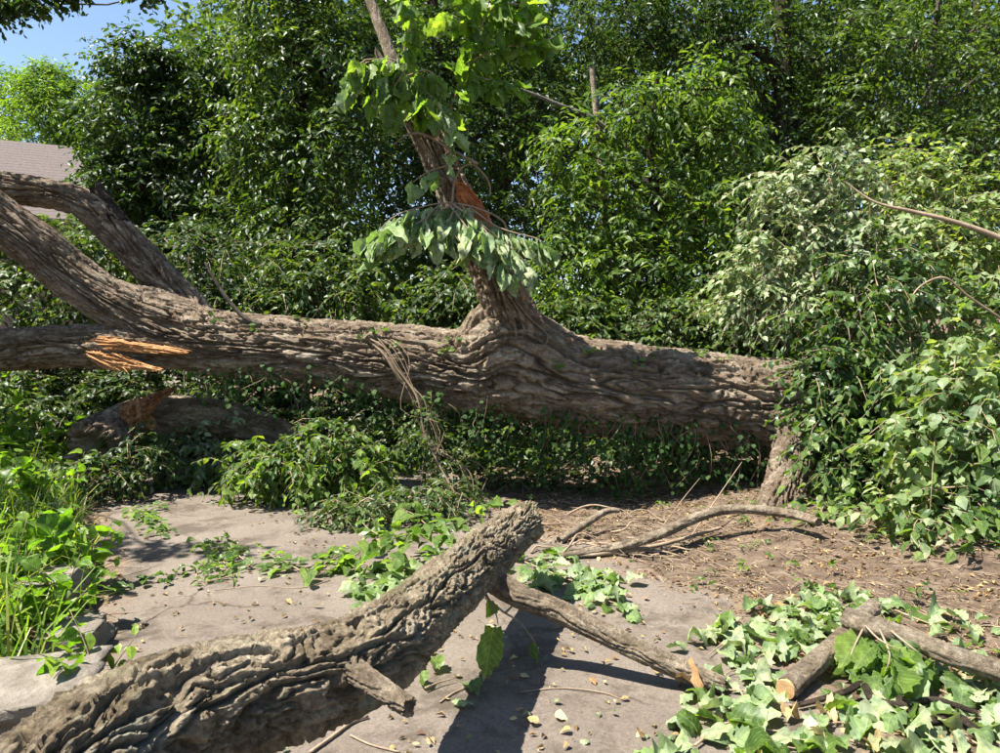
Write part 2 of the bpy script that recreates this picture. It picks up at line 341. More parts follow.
def asphalt():
    m, nt, out = nodes('asphalt'); v = coords(nt)
    base = ramp(nt, noise(nt, v, 1.3, 6, 0.6), [(0.3, (0.135, 0.110, 0.086)), (0.7, (0.20, 0.169, 0.137))])
    grit = ramp(nt, noise(nt, v, 75, 5, 0.85), [(0.30, (0.25, 0.25, 0.25)), (0.5, (1, 1, 1)), (0.72, (1.9, 1.8, 1.7))])
    col = mixc(nt, 0.55, base, grit, 'MULTIPLY')
    dirt = ramp(nt, noise(nt, v, 2.2, 10, 0.75, 0.3), [(0.50, (0, 0, 0)), (0.60, (1, 1, 1))])
    f = nt.nodes.new('ShaderNodeMath'); f.operation = 'MULTIPLY'; nt.links.new(dirt, f.inputs[0]); f.inputs[1].default_value = 0.7
    col = mixc(nt, f.outputs[0], col, (0.062, 0.048, 0.033))
    ed = nt.nodes.new('ShaderNodeAttribute'); ed.attribute_name = 'edge'      # earth washed over the edges of the surfacing
    ea = nt.nodes.new('ShaderNodeMath'); ea.operation = 'MULTIPLY_ADD'; nt.links.new(noise(nt, v, 4.0, 10, 0.75), ea.inputs[0]); ea.inputs[1].default_value = -1.5; nt.links.new(ed.outputs['Fac'], ea.inputs[2])
    er_ = N_(nt, 'MapRange'); nt.links.new(ea.outputs[0], er_.inputs[0])
    for i, q in ((1, -0.62), (2, -0.45), (3, 1.0), (4, 0.0)): er_.inputs[i].default_value = q
    col = mixc(nt, er_.outputs[0], col, ramp(nt, noise(nt, v, 40, 6, 0.8), [(0.35, (0.09, 0.058, 0.038)), (0.65, (0.26, 0.195, 0.135))]))
    # fine cracks in the surfacing
    vo = N_(nt, 'TexVoronoi', Scale=1.1, feature='DISTANCE_TO_EDGE')
    wv = N_(nt, 'TexNoise', Scale=3.5, Detail=6.0); nt.links.new(v, wv.inputs['Vector'])
    mv = nt.nodes.new('ShaderNodeMix'); mv.data_type = 'VECTOR'; mv.inputs[0].default_value = 0.22
    nt.links.new(v, mv.inputs[4]); nt.links.new(wv.outputs['Color'], mv.inputs[5]); nt.links.new(mv.outputs[1], vo.inputs['Vector'])
    ck = ramp(nt, vo.outputs['Distance'], [(0.0, (1, 1, 1)), (0.010, (0, 0, 0))])
    msk = ramp(nt, noise(nt, v, 0.9, 3, 0.5), [(0.5, (0, 0, 0)), (0.58, (1, 1, 1))])
    cm = nt.nodes.new('ShaderNodeMath'); cm.operation = 'MULTIPLY'; nt.links.new(ck, cm.inputs[0]); nt.links.new(msk, cm.inputs[1])
    col = mixc(nt, cm.outputs[0], col, (0.07, 0.052, 0.04))
    p = N_(nt, 'BsdfPrincipled', Roughness=0.92); p.inputs['Specular IOR Level'].default_value = 0.2
    nt.links.new(col, p.inputs['Base Color'])
    hh = nt.nodes.new('ShaderNodeMath'); hh.operation = 'ADD'
    nt.links.new(noise(nt, v, 130, 4, 0.8), hh.inputs[0]); nt.links.new(noise(nt, v, 12, 5, 0.6), hh.inputs[1])
    nt.links.new(bump(nt, hh.outputs[0], 0.9, 0.010), p.inputs['Normal'])
    nt.links.new(p.outputs[0], out.inputs[0]); return m
M['asphalt'] = asphalt()
def soil():
    m, nt, out = nodes('soil'); v = coords(nt)
    col = ramp(nt, noise(nt, v, 6, 10, 0.75), [(0.36, (0.062, 0.044, 0.031)), (0.5, (0.125, 0.093, 0.067)), (0.66, (0.22, 0.175, 0.13))])
    col = mixc(nt, 0.6, col, ramp(nt, noise(nt, v, 90, 4, 0.8), [(0.3, (0.5, 0.48, 0.45)), (0.7, (1.5, 1.4, 1.3))]), 'MULTIPLY')
    p = N_(nt, 'BsdfPrincipled', Roughness=0.95); p.inputs['Specular IOR Level'].default_value = 0.15
    nt.links.new(col, p.inputs['Base Color'])
    nt.links.new(bump(nt, noise(nt, v, 50, 8, 0.8), 0.9, 0.02), p.inputs['Normal'])
    nt.links.new(p.outputs[0], out.inputs[0]); return m
M['soil'] = soil()

# ------------------------------------------------------------------ ground and path
_PY = np.array([-40, -2, 2.5, 3.2, 4.4, 4.75, 6.0, 8.0, 12.0, 18.0, 40.0])
_PL = np.array([-1.6, -1.6, -1.75, -1.95, -2.45, -2.65, -3.4, -4.5, -7.0, -11.0, -26.0])
_PR = np.array([1.9, 1.9, 1.75, 1.75, 1.35, 1.0, 0.35, -0.3, -3.0, -7.0, -22.0])
def path_l(y): return np.interp(y, _PY, _PL)
def path_r(y): return np.interp(y, _PY, _PR)
def H(x, y):
    x = np.asarray(x, float); y = np.asarray(y, float)
    dl = path_l(y) - x; dr = x - path_r(y)
    z = 0.32 * sstep(0.05, 1.6, dl) + 0.5 * sstep(2, 9, dl) + 0.30 * sstep(0.9, 3.2, dr) + 0.6 * sstep(3, 12, dr)
    out = sstep(-0.1, 0.4, np.maximum(dl, dr))
    z = z + out * (0.05 * fbm(x * 1.3, y * 1.3, None, 91, 4) + 0.025 * fbm(x * 7, y * 7, None, 92, 3))
    z = z + 1.2 * sstep(11, 30, y) - 0.012
    return z
def H1(x, y): return float(H(np.array([x]), np.array([y]))[0])
xs = np.concatenate([np.linspace(-220, -11, 24)[:-1], np.linspace(-11, 11, 210), np.linspace(11, 220, 24)[1:]])
ys = np.concatenate([np.linspace(-60, 0, 16)[:-1], np.linspace(0, 14, 150), np.linspace(14, 30, 60)[1:], np.linspace(30, 320, 20)[1:]])
X, Y = np.meshgrid(xs, ys, indexing='ij')
def sheet(X, Y, Z):
    nx, ny = X.shape; i = np.arange(nx - 1)[:, None] * ny; j = np.arange(ny - 1)[None]
    F = np.stack([i + j, i + ny + j, i + ny + j + 1, i + j + 1], -1).reshape(-1, 4)
    return np.stack([X, Y, Z], -1).reshape(-1, 3), [F]
V, F = sheet(X, Y, H(X, Y)); struct(link('ground', mesh_np('ground', V, F, M['soil'], True)))
py_ = np.concatenate([np.linspace(-6, 1.5, 30)[:-1], np.linspace(1.5, 10, 260), np.linspace(10, 26, 60)[1:]])
tt = np.linspace(0, 1, 90)
Yp, Tp = np.meshgrid(py_, tt, indexing='ij')
el = path_l(Yp) + 0.10 * fbm(Yp * 1.2, Yp * 0 + 3, None, 5, 4); er = path_r(Yp) + 0.36 * fbm(Yp * 1.3, Yp * 0 + 9, None, 6, 6) - 0.02
Xp = el + (er - el) * Tp
Zp = 0.006 * fbm(Xp * 2, Yp * 2, None, 33, 3) + 0.004 + H(Xp * 0 + 0.5 * (path_l(Yp) + path_r(Yp)), Yp) + 0.012
edge = np.minimum(Tp, 1 - Tp); Zp = Zp - 0.03 * sstep(0.02, 0.0, edge)
V, F = sheet(Xp, Yp, Zp); pm = mesh_np('path', V, [f[:, ::-1] for f in F], M['asphalt'], True); pm.attributes.new('edge', 'FLOAT', 'POINT').data.foreach_set('value', (np.minimum(Tp * 1.6, 1 - Tp) * (er - el)).ravel().astype(np.float32)); struct(link('path', pm))
def GZ(x, y):                            # top of whatever is walked on here
    if path_l(y) + 0.05 < x < path_r(y) - 0.05 and y < 11: return 0.006 + max(0.0, H1((path_l(y) + path_r(y)) / 2, y) + 0.012)
    return H1(x, y)

# ------------------------------------------------------------------ leaf shapes
def leaf_oval(w=0.45, fold=0.16, droop=0.18, quads=True):
    V = np.array([[0, 0, 0], [0.45, 0, 0], [1, 0, -droop], [0.18, w * .34, fold * .6 * w], [0.55, w * .5, fold * w - .05], [0.18, -w * .34, fold * .6 * w], [0.55, -w * .5, fold * w - .05]])
    F = np.array([[0, 1, 3], [1, 4, 3], [1, 2, 4], [0, 5, 1], [1, 5, 6], [1, 6, 2]])
    return V, F
def leaf_low(w=0.45, fold=0.2, droop=0.15):
    V = np.array([[0, 0, 0], [0.42, w * .5, fold * w], [1, 0, -droop], [0.42, -w * .5, fold * w]])
    return V, np.array([[0, 2, 1], [0, 3, 2]])
def leaf_lobed(seed, n=24, curl=0.25, w=1.0, teeth=0.03):
    r_ = np.random.default_rng(seed)
    ph = np.linspace(-math.pi, math.pi, n, endpoint=False) + math.pi / n
    lob = 0.47 + 0.030 * np.cos(ph * 5) * (np.abs(ph) < 2.2) + 0.06 * np.cos(ph) + 0.05 * np.exp(-(ph / 0.22)**2) + teeth * np.where(np.arange(n) % 2, 1, -1)
    lob = np.where(np.abs(ph) > 2.75, lob * 0.82, lob) * (1 + 0.05 * r_.standard_normal(n))
    out = np.stack([0.5 + lob * np.cos(ph), lob * np.sin(ph) * w, ph * 0], -1)
    mid = np.stack([0.5 + 0.52 * lob * np.cos(ph), 0.52 * lob * np.sin(ph) * w, ph * 0], -1)
    V = np.vstack([out, mid, [[0.5, 0, 0]]])
    a, b, c_ = np.clip(r_.normal(0, 1, 3), -1.2, 1.2)
    x, y = V[:, 0] - 0.5, V[:, 1]; rr = np.hypot(x, y); fold = r_.uniform(-0.35, 0.9)
    V[:, 2] = curl * (a * y * y * 1.4 - (0.7 + 0.5 * b) * x * x + 0.55 * np.sin(5 * y + 4 * x + 6 * c_) * rr) + fold * np.abs(y) + 0.05 * r_.standard_normal(len(V)) * rr; V[:, 1] *= 1 - 0.25 * abs(fold)
    j = np.arange(n); k = (j + 1) % n
    return V, [np.stack([j, k, n + k, n + j], -1), np.stack([n + j, n + k, np.full(n, 2 * n)], -1)]
def leaf_ovate(w=0.55, fold=0.3, droop=0.15, seed=0):
    r_ = np.random.default_rng(seed); t = np.array([0, .10, .25, .42, .60, .78, .91, 1.0]); hw = w * 0.5 * np.array([0, .62, .95, 1.0, .86, .55, .25, 0])
    V = []
    for k, (a, h) in enumerate(zip(t, hw)):
        zc = -droop * a * a + .02 * r_.standard_normal()
        for sgn in (-1, 0, 1): V.append((a, sgn * h * (1 + .06 * r_.standard_normal()), zc + abs(sgn) * fold * h + abs(sgn) * .025 * r_.standard_normal()))
    V = np.array(V); F = []
    for k in range(7):
        i = 3 * k
        for c in (0, 1): F.append((i + c, i + 3 + c, i + 4 + c, i + 1 + c))
    return V, [np.array(F)]
def leaf_mesh(name, VF, mat, smooth=True):
    V, F = VF; F = F if isinstance(F, list) else [F]; return mesh_np(name, V, F, mat, smooth)
LOB = {}
for key, mat in (('o_leaf', M['o_leaf']), ('o_pale', M['o_pale']), ('o_wilt', M['o_wilt'])):
    LOB[key] = [leaf_mesh('leaf', leaf_lobed(100 + k, 28, 0.15 + 0.15 * k, 0.62 + 0.06 * k), mat) for k in range(6)]
LONG = {k2: [leaf_mesh('leaf', leaf_lobed(200 + k, 20, 0.25 + 0.14 * k, 0.46 + 0.05 * k, 0.03), M[k2]) for k in range(5)] for k2 in ('o_wilt', 'o_pale', 'o_leaf')}
OVAL = {k2: [leaf_mesh('leaf', leaf_ovate(0.5 + 0.07 * k, 0.1 + 0.22 * k, 0.08 + 0.12 * k, k), M[k2]) for k in range(4)] for k2 in ('o_vine', 'o_weed', 'o_dead', 'o_pale', 'o_leaf')}

def norm(a): return a / (np.linalg.norm(a, axis=-1, keepdims=True) + 1e-9)
def basis(Xd, up):
    Xd = norm(Xd); Z = norm(up - Xd * (up * Xd).sum(-1, keepdims=True)); return Xd, np.cross(Z, Xd), Z
def merge_leaves(tmpl, Pn, Xd, Up, S):
    V, F = tmpl; x, y, z = basis(Xd, Up); S = S[:, None, None]
    W = Pn[:, None] + S * (V[None, :, :1] * x[:, None] + V[None, :, 1:2] * y[:, None] + V[None, :, 2:] * z[:, None])
    FF = F[None] + (np.arange(len(Pn)) * len(V))[:, None, None]
    return W.reshape(-1, 3), FF.reshape(-1, F.shape[1])
def leaf_objs(meshes, Pn, Xd, Up, S, parent, r_, name='leaf'):
    x, y, z = basis(Xd, Up); inv = parent_inv(parent)
    for i in range(len(Pn)):
        o = bpy.data.objects.new(name, meshes[int(r_.integers(len(meshes)))]); COL.objects.link(o)
        s = float(S[i]); m = np.eye(4); m[:3, 0] = x[i] * s; m[:3, 1] = y[i] * s; m[:3, 2] = z[i] * s; m[:3, 3] = Pn[i]
        o.parent = parent; o.matrix_parent_inverse = inv; o.matrix_basis = Matrix(m.tolist())
def sphere_pts(r_, n):
    v = r_.standard_normal((n, 3)); return norm(v)
def twig_field(clumps, r_, ntw, nleaf, L, size, droop=0.35, spread=0.9, shell=0.45, upj=0.55, compound=False, floor=True):
    """clumps: rows cx cy cz rx ry rz. Twigs spread through the clumps; leaves alternate along each twig."""
    Ps, Xs, Us, Ss, tw = [], [], [], [], []
    for c in clumps:
        cen = np.array(c[:3]); rad = np.array(c[3:6]); k = int(ntw * (c[6] if len(c) > 6 else 1))
        d = sphere_pts(r_, k); rr = (shell + (1 - shell) * r_.random((k, 1))**0.6)
        p0 = cen + d * rad * rr
        dr = norm(d * 0.7 + 0.75 * r_.standard_normal((k, 3)) * np.array([1, 1, 0.55]) + np.array([0, 0, 0.05 - droop * 0.6]))
        Lk = L * (0.6 + 0.8 * r_.random((k, 1)))
        t = (np.arange(nleaf) + 0.6) / nleaf
        pos = p0[:, None] + dr[:, None] * (Lk * t)[..., None] + np.array([0, 0, -1.0]) * (droop * Lk * t**2)[..., None]
        tan = norm(dr[:, None] + np.array([0, 0, -1.0]) * (2 * droop * t)[None, :, None])
        side = norm(np.cross(tan, np.array([0, 0, 1.0])) + 0.25 * r_.standard_normal(tan.shape))
        sg = np.where(np.arange(nleaf) % 2, 1, -1)[None, :, None]
        ld = norm(tan * (0.55 if not compound else 0.35) + side * sg * spread + 0.25 * r_.standard_normal(tan.shape) + np.array([0, 0, -droop * 0.8]))
        up = np.array([0, 0, 1.0]) + upj * r_.standard_normal(tan.shape) + 0.25 * d[:, None]
        sz = size * (0.65 + 0.6 * r_.random((k, nleaf))) * (1 if compound else 1 - 0.25 * t)[None]
        Ps.append(pos.reshape(-1, 3)); Xs.append(ld.reshape(-1, 3)); Us.append(up.reshape(-1, 3)); Ss.append(sz.ravel())
        tw.append(np.stack([p0, p0 + dr * Lk * 0.5 - np.array([0, 0, 1]) * droop * Lk * 0.25, p0 + dr * Lk - np.array([0, 0, 1]) * droop * Lk], 1))
    Ps, Xs, Us, Ss, tw = map(np.concatenate, (Ps, Xs, Us, Ss, tw))
    if floor:
        ok = Ps[:, 2] > H(Ps[:, 0], Ps[:, 1]) + 0.03; Ps, Xs, Us, Ss = Ps[ok], Xs[ok], Us[ok], Ss[ok]
    return Ps, Xs, Us, Ss, tw
def twigs_mesh(mb, tw, r0=0.006):        # three-sided thin twigs, vectorised
    k = len(tw); T = norm(tw[:, 2] - tw[:, 0]); s = norm(np.cross(T, np.array([0.13, 0.21, 0.97]))); b = np.cross(T, s)
    V = []
    for i, rr in enumerate((r0, r0 * 0.75, r0 * 0.3)):
        for a in (0, TAU / 3, 2 * TAU / 3): V.append(tw[:, i] + rr * (math.cos(a) * s + math.sin(a) * b))
    V = np.stack(V, 1); f = []
    for i in (0, 3):
        for j in range(3): f.append([i + j, i + (j + 1) % 3, i + 3 + (j + 1) % 3, i + 3 + j])
    F = np.array(f)[None] + (np.arange(k) * 9)[:, None, None]
    mb.add(V.reshape(-1, 3), [F.reshape(-1, 4)])

def pxclump(px, py, d, rx, ry, w=1.0, rd=None):
    c = P(px, py, d); s = d / FPX
    return (c[0], c[1], c[2], rx * s, (rd if rd else 0.5 * (rx + ry) * s), ry * s, w)

def limb_to(mb, base, target, r0, r1, r_, sag=0.0, n=9, seg=7):
    base, target = np.array(base), np.array(target); m1 = base + (target - base) * 0.35 + r_.normal(0, 0.05, 3) * np.linalg.norm(target - base) + np.array([0, 0, sag])
    m2 = base + (target - base) * 0.7 + r_.normal(0, 0.05, 3) * np.linalg.norm(target - base) + np.array([0, 0, sag])
    V, F = tube([(*base, r0), (*m1, r0 * .7 + r1 * .3), (*m2, r0 * .35 + r1 * .65), (*target, r1)], n, seg, 0.12); mb.add(V, F)

def tree(name, label, bx, d, r, top, clumps, mat, seed, ntw=200, nleaf=9, L=0.45, size=0.11, w=0.45, droop=0.35, low=False, bark='bark_dark', lean=(0, 0), group=None, compound=False, trunk_pts=None, shell=0.45, upj=0.55, drop=0.35, bough_r=0.45):
    """trunk with limbs into each clump of the crown, the crown as leafy twigs"""
    r_ = np.random.default_rng(seed); x = (bx - 500) / FPX * d; y = d; z0 = H1(x, y)
    if 9 < d < 14: clumps = [(c[0], c[1], c[2], c[3] * .84, c[4] * .84, c[5] * .80, *c[6:]) for c in clumps]
    t = thing(name, label, 'tree', (x, y, z0), group)
    if trunk_pts is None:
        tp = []
        for k in range(6):
            f = k / 5; tp.append((x + lean[0] * f + r_.normal(0, 0.08) * (k > 0), y + lean[1] * f + r_.normal(0, 0.08) * (k > 0), z0 - 0.15 + (top + 0.15) * f, r * (1.25 if k == 0 else 1 - 0.75 * f)))
    else: tp = trunk_pts
    V, F = bark_tube(tp, 0.06, 26, (0.3, 0.05), 0.02, seed); link('trunk', mesh_np('trunk', V, F, M[bark], True), t)
    tpa = np.array(tp)
    for c in clumps:
        mb = MB()
        zc = np.clip(c[2] - 0.3 - drop * math.hypot(c[0] - x, c[1] - y), z0 + 0.4, z0 + top)
        b = np.array([np.interp(zc, tpa[:, 2], tpa[:, k]) for k in range(3)]) if tpa[-1, 2] > tpa[0, 2] else tpa[-1, :3]
        rr = float(np.interp(zc, tpa[:, 2], tpa[:, 3])); limb_to(mb, b, c[:3], max(0.02, rr * bough_r), 0.012, r_, 0.1)
        for q in range(4):
            e = np.array(c[:3]) + sphere_pts(r_, 1)[0] * np.array(c[3:6]) * 0.8; limb_to(mb, (b + np.array(c[:3])) / 2 if q % 2 else np.array(c[:3]), e, 0.018, 0.006, r_, 0, 6, 5)
        mb.build('bough', M[bark], t, True)
    Pn, Xd, Up, S, tw = twig_field(clumps, r_, ntw, nleaf, L, size, droop, compound=compound, shell=shell, upj=upj)
    mb = MB(); twigs_mesh(mb, tw[::3], 0.006)
    mb.build('twigs', M[bark], t)['kind'] = 'stuff'
    tm = leaf_low(w) if low else leaf_oval(w)
    Vv, Ff = merge_leaves(tm, Pn, Xd, Up, S); o = link('crown', mesh_np('crown', Vv, [Ff], M[mat]), t); o['kind'] = 'stuff'
    return t

def shrub(name, label, bx, d, clumps, mat, seed, ntw=80, nleaf=9, L=0.4, size=0.09, w=0.55, droop=0.4, nobj=0, omesh=None, stems=True, bark='twig', stem_r=0.012, group=None, cat='shrub', low=False, upj=0.55, base=None, shell=0.35, compound=False):
    r_ = np.random.default_rng(seed); x = (bx - 500) / FPX * d; y = d; z0 = H1(x, y)
    if base is not None: x, y, z0 = base
    t = thing(name, label, cat, (x, y, z0), group); mb = MB()
    for c in clumps:
        for q in range(3):
            e = np.array(c[:3]) + r_.normal(0, 0.35, 3) * np.array(c[3:6]); b0 = np.array([x + r_.normal(0, 0.08), y + r_.normal(0, 0.08), z0 - 0.04])
            limb_to(mb, b0, e, stem_r, 0.004, r_, 0.12 if stem_r > .01 else 0.03, 9, 5)
    Pn, Xd, Up, S, tw = twig_field(clumps, r_, ntw, nleaf, L, size, droop, upj=upj, shell=shell, compound=compound)
    twigs_mesh(mb, tw, 0.0045)
    mb.build('stems', M[bark], t, True)
    if nobj:
        # the leaves that show largest become pieces of their own: near the viewer and on the outside
        cc = np.array([c[:3] for c in clumps]); cr = np.array([c[3:6] for c in clumps])
        q = (((Pn[:, None] - cc[None]) / cr[None])**2).sum(-1).min(1)
        sc = -Pn[:, 1] + 0.35 * np.minimum(q, 1.6) + 0.5 * r_.random(len(Pn)) + 3.0 * S
        idx = np.argsort(-sc); a, b = idx[:nobj], idx[nobj:]
        leaf_objs(omesh, Pn[a], Xd[a], Up[a], S[a], t, r_)
    else: b = np.arange(len(Pn))
    if len(b):
        Vv, Ff = merge_leaves(leaf_low(w) if low else leaf_oval(w), Pn[b], Xd[b], Up[b], S[b])
        o = link('foliage', mesh_np('foliage', Vv, [Ff], M[mat]), t); o['kind'] = 'stuff'
    return t

# ------------------------------------------------------------------ the fallen tree
M['torn_brown'] = plain('torn_brown', [(0.36, (0.12, 0.05, 0.022)), (0.5, (0.24, 0.11, 0.05)), (0.64, (0.38, 0.21, 0.10))], 6, 0.85, 1.0, 0.02, 30, (4, 4, 1))
M['o_silver'] = leafmat('o_silver', [(0.10, 0.155, 0.06), (0.21, 0.28, 0.14), (0.34, 0.40, 0.26)], 0.32, 0.45, (1.2, 1.4, 0.6), True)
def PP(rows): return [(*P(a, b, d), r) for a, b, d, r in rows]
ft = thing('fallen_tree', 'huge fallen tree with deeply furrowed brown trunk lying across the path', 'fallen tree', (3.0, 7.0, 0.0))
trunk_pts = PP([(960, 432, 6.9, .50), (900, 425, 6.95, .50), (840, 416, 7.0, .47), (780, 408, 7.05, .44), (700, 398, 7.1, .415), (600, 388, 7.15, .41), (500, 374, 7.2, .395), (450, 369, 7.25, .37), (390, 361, 7.28, .335), (330, 354, 7.3, .315), (250, 347, 7.35, .30), (200, 341, 7.35, .29), (150, 323, 7.3, .25), (104, 298, 7.25, .215), (68, 273, 7.2, .205), (34, 244, 7.1, .205), (0, 220, 7.05, .205), (-60, 175, 6.9, .195), (-160, 105, 6.8, .17), (-280, 30, 6.7, .13)])
Vt, Ft = bark_tube(trunk_pts, 0.017, 300, cell=(0.80, 0.080), depth=0.085, seed=3, jag0=0.12, jag1=0.08, lump=0.09)
J = P(531, 350, 7.1); ax = norm(P(497, 285, 6.95) - J); rel = Vt - J; al = rel @ ax; pe = np.linalg.norm(rel - al[:, None] * ax, axis=1)
Vt = Vt + ax * (0.30 * sstep(0.62, 0.16, pe) * sstep(-0.45, 0.0, al))[:, None]       # collar where the upright limb leaves the trunk
J = P(185, 318, 7.5); ax = norm(P(126, 242, 7.8) - J); rel = Vt - J; al = rel @ ax; pe = np.linalg.norm(rel - al[:, None] * ax, axis=1)
Vt = Vt + ax * (0.16 * sstep(0.42, 0.12, pe) * sstep(-0.35, 0.0, al))[:, None]
link('trunk', bark_mesh('trunk', Vt, Ft, M['bark_big']), ft)
# second limb rising behind, bending off to the left
limb_b = PP([(215, 345, 7.55, .22), (188, 309, 7.65, .175), (160, 278, 7.75, .155), (126, 242, 7.85, .15), (94, 211, 7.9, .145), (62, 196, 7.95, .13), (0, 187, 8.0, .14), (-90, 175, 8.1, .12), (-200, 150, 8.2, .08)])
bark_obj('limb', limb_b, M['bark_big'], ft, 0.018, 130, cell=(0.7, 0.075), depth=0.068, seed=8, jag1=0.05, lump=0.08)
# lower limb carrying the trunk's line on to the left, split away along its top
limb_c = PP([(215, 352, 7.3, .17), (170, 350, 7.22, .175), (120, 347, 7.2, .19), (60, 346, 7.2, .185), (0, 350, 7.2, .18), (-80, 362, 7.2, .17), (-200, 390, 7.2, .14), (-330, 440, 7.2, .10)])
bark_obj('limb', limb_c, M['bark_big'], ft, 0.018, 130, cell=(0.7, 0.075), depth=0.068, seed=12, jag1=0.06, lump=0.10)
# upright limb, snapped and torn
limb_u = PP([(556, 392, 7.3, .30), (541, 364, 7.2, .30), (527, 340, 7.08, .25), (515, 318, 7.0, .21), (500, 290, 6.95, .18), (478, 240, 6.9, .158), (452, 190, 6.88, .14), (434, 150, 6.87, .125), (418, 118, 6.86, .115), (408, 98, 6.86, .095), (398, 78, 6.86, .075)])
bark_obj('limb', limb_u, M['bark_big'], ft, 0.014, 160, cell=(0.75, 0.075), depth=0.075, seed=17, jag1=0.22, lump=0.06)
limb_t = PP([(408, 108, 6.88, .055), (396, 70, 6.88, .058), (386, 42, 6.9, .052), (372, 5, 6.95, .045), (352, -50, 7.0, .038), (330, -130, 7.1, .03), (300, -220, 7.2, .015)])
bark_obj('limb', limb_t, M['bark_thin'], ft, 0.02, 40, cell=(0.2, 0.04), depth=0.008, seed=21, jag1=0.03)
# stub of a root limb going down into the ground under the butt
stub = PP([(808, 415, 6.75, .24), (798, 450, 6.5, .20), (788, 485, 6.35, .185), (780, 515, 6.25, .20), (772, 552, 6.2, .23)])
bark_obj('root_stub', stub, M['bark_big'], ft, 0.010, 150, cell=(0.35, 0.07), depth=0.055, rough=1.4, seed=25, jag1=0.08)
# a snapped side stub by the second limb
bark_obj('limb', PP([(120, 225, 7.85, .10), (105, 203, 7.9, .085), (96, 188, 7.92, .07)]), M['bark_dark'], ft, 0.014, 60, cell=(0.2, 0.04), depth=0.016, seed=29, jag1=0.06)

def torn(name, outline, d0, thick, parent, mat, seed, bow=0.01):
    """a splintered sheet of torn wood: traced outline, ridged along its length, with thickness"""
    r_ = np.random.default_rng(seed); o = np.array(outline, float)
    k = 46; m = 9                         # outline = list of (px,py top, px,py bottom) stations
    s = np.linspace(0, len(o) - 1, k); st = np.stack([np.interp(s, np.arange(len(o)), o[:, j]) for j in range(o.shape[1])], 1)
    V = []
    for side in (0, 1):
        for i in range(k):
            for j in range(m):
                f = j / (m - 1); a = P(st[i, 0], st[i, 1], st[i, 4] if o.shape[1] > 4 else d0); b = P(st[i, 2], st[i, 3], st[i, 4] if o.shape[1] > 4 else d0)
                f2 = f if 0 < j < m - 1 else f + (0.16 * vnoise(np.array([i * .9]), np.array([j + .5]), None, seed + 5)[0]); p = a + (b - a) * f2
                rid = 0.035 * float(vnoise(np.array([i * 0.10]), np.array([j * 1.7]), None, seed)[0]) + 0.006 * r_.standard_normal()
                p = p + np.array([0, -bow * math.sin(math.pi * f) + rid + (thick if side else 0), 0])
                V.append(p)
    V = np.array(V).reshape(2, k, m, 3); idx = np.arange(2 * k * m).reshape(2, k, m)
    F = [np.stack([idx[0, :-1, :-1], idx[0, 1:, :-1], idx[0, 1:, 1:], idx[0, :-1, 1:]], -1).reshape(-1, 4), np.stack([idx[1, :-1, :-1], idx[1, :-1, 1:], idx[1, 1:, 1:], idx[1, 1:, :-1]], -1).reshape(-1, 4)]
    for e in (0, -1):
        F.append(np.stack([idx[0, :-1, e], idx[1, :-1, e], idx[1, 1:, e], idx[0, 1:, e]], -1)); F.append(np.stack([idx[0, e, :-1], idx[0, e, 1:], idx[1, e, 1:], idx[1, e, :-1]], -1))
    mbt = MB(); mbt.add(V.reshape(-1, 3), F); q = V.reshape(2, k, m, 3)[0]
    for z in range(34):                   # loose fibres and splinters standing off the break, along the grain
        i0 = int(r_.integers(0, k - 8)); ln = int(r_.integers(6, 18)); j0 = int(r_.integers(0, m)); i1 = min(k - 1, i0 + ln)
        a, b = q[i0, j0], q[i1, j0]; dr = b - a; off = np.array([r_.normal(0, .01), -abs(r_.normal(.012, .014)), r_.normal(0, .012)])
        Vs, Fs = tube([(*(a + [0, .01, 0]), .010 * r_.uniform(.5, 1.3)), (*(a + dr * .5 + off * .6), .007), (*(a + dr * r_.uniform(.9, 1.25) + off * 1.6), .0012)], 5, 4); mbt.add(Vs, Fs)
    return mbt.build(name, mat, parent)
# (top x, top y, bottom x, bottom y, distance)
torn('torn_wood', [(84, 343, 90, 352, 7.02), (100, 337, 102, 350, 7.0), (120, 339, 118, 350, 6.98), (140, 344, 138, 352, 6.98), (165, 346, 163, 354, 6.99), (188, 352, 187, 355, 7.03)], 7.0, 0.10, ft, M['torn'], 41)
torn('torn_wood', [(86, 349, 90, 358, 6.99), (98, 351, 100, 367, 6.97), (112, 354, 116, 371, 6.96), (130, 358, 128, 369, 6.95), (145, 364, 146, 369, 6.94), (162, 369, 161, 371, 6.93)], 6.97, 0.05, ft, M['torn'], 42)
torn('torn_wood', [(452, 180, 455, 186, 6.70), (462, 182, 458, 196, 6.69), (474, 192, 464, 210, 6.69), (486, 208, 474, 226, 6.70), (492, 224, 482, 236, 6.70), (495, 238, 492, 243, 6.72)], 6.7, 0.07, ft, M['torn_red'], 43)
torn('torn_wood', [(394, 90, 391, 95, 6.74), (400, 92, 397, 101, 6.73), (407, 97, 402, 110, 6.72), (410, 108, 408, 116, 6.73)], 6.73, 0.05, ft, M['torn_red'], 44)

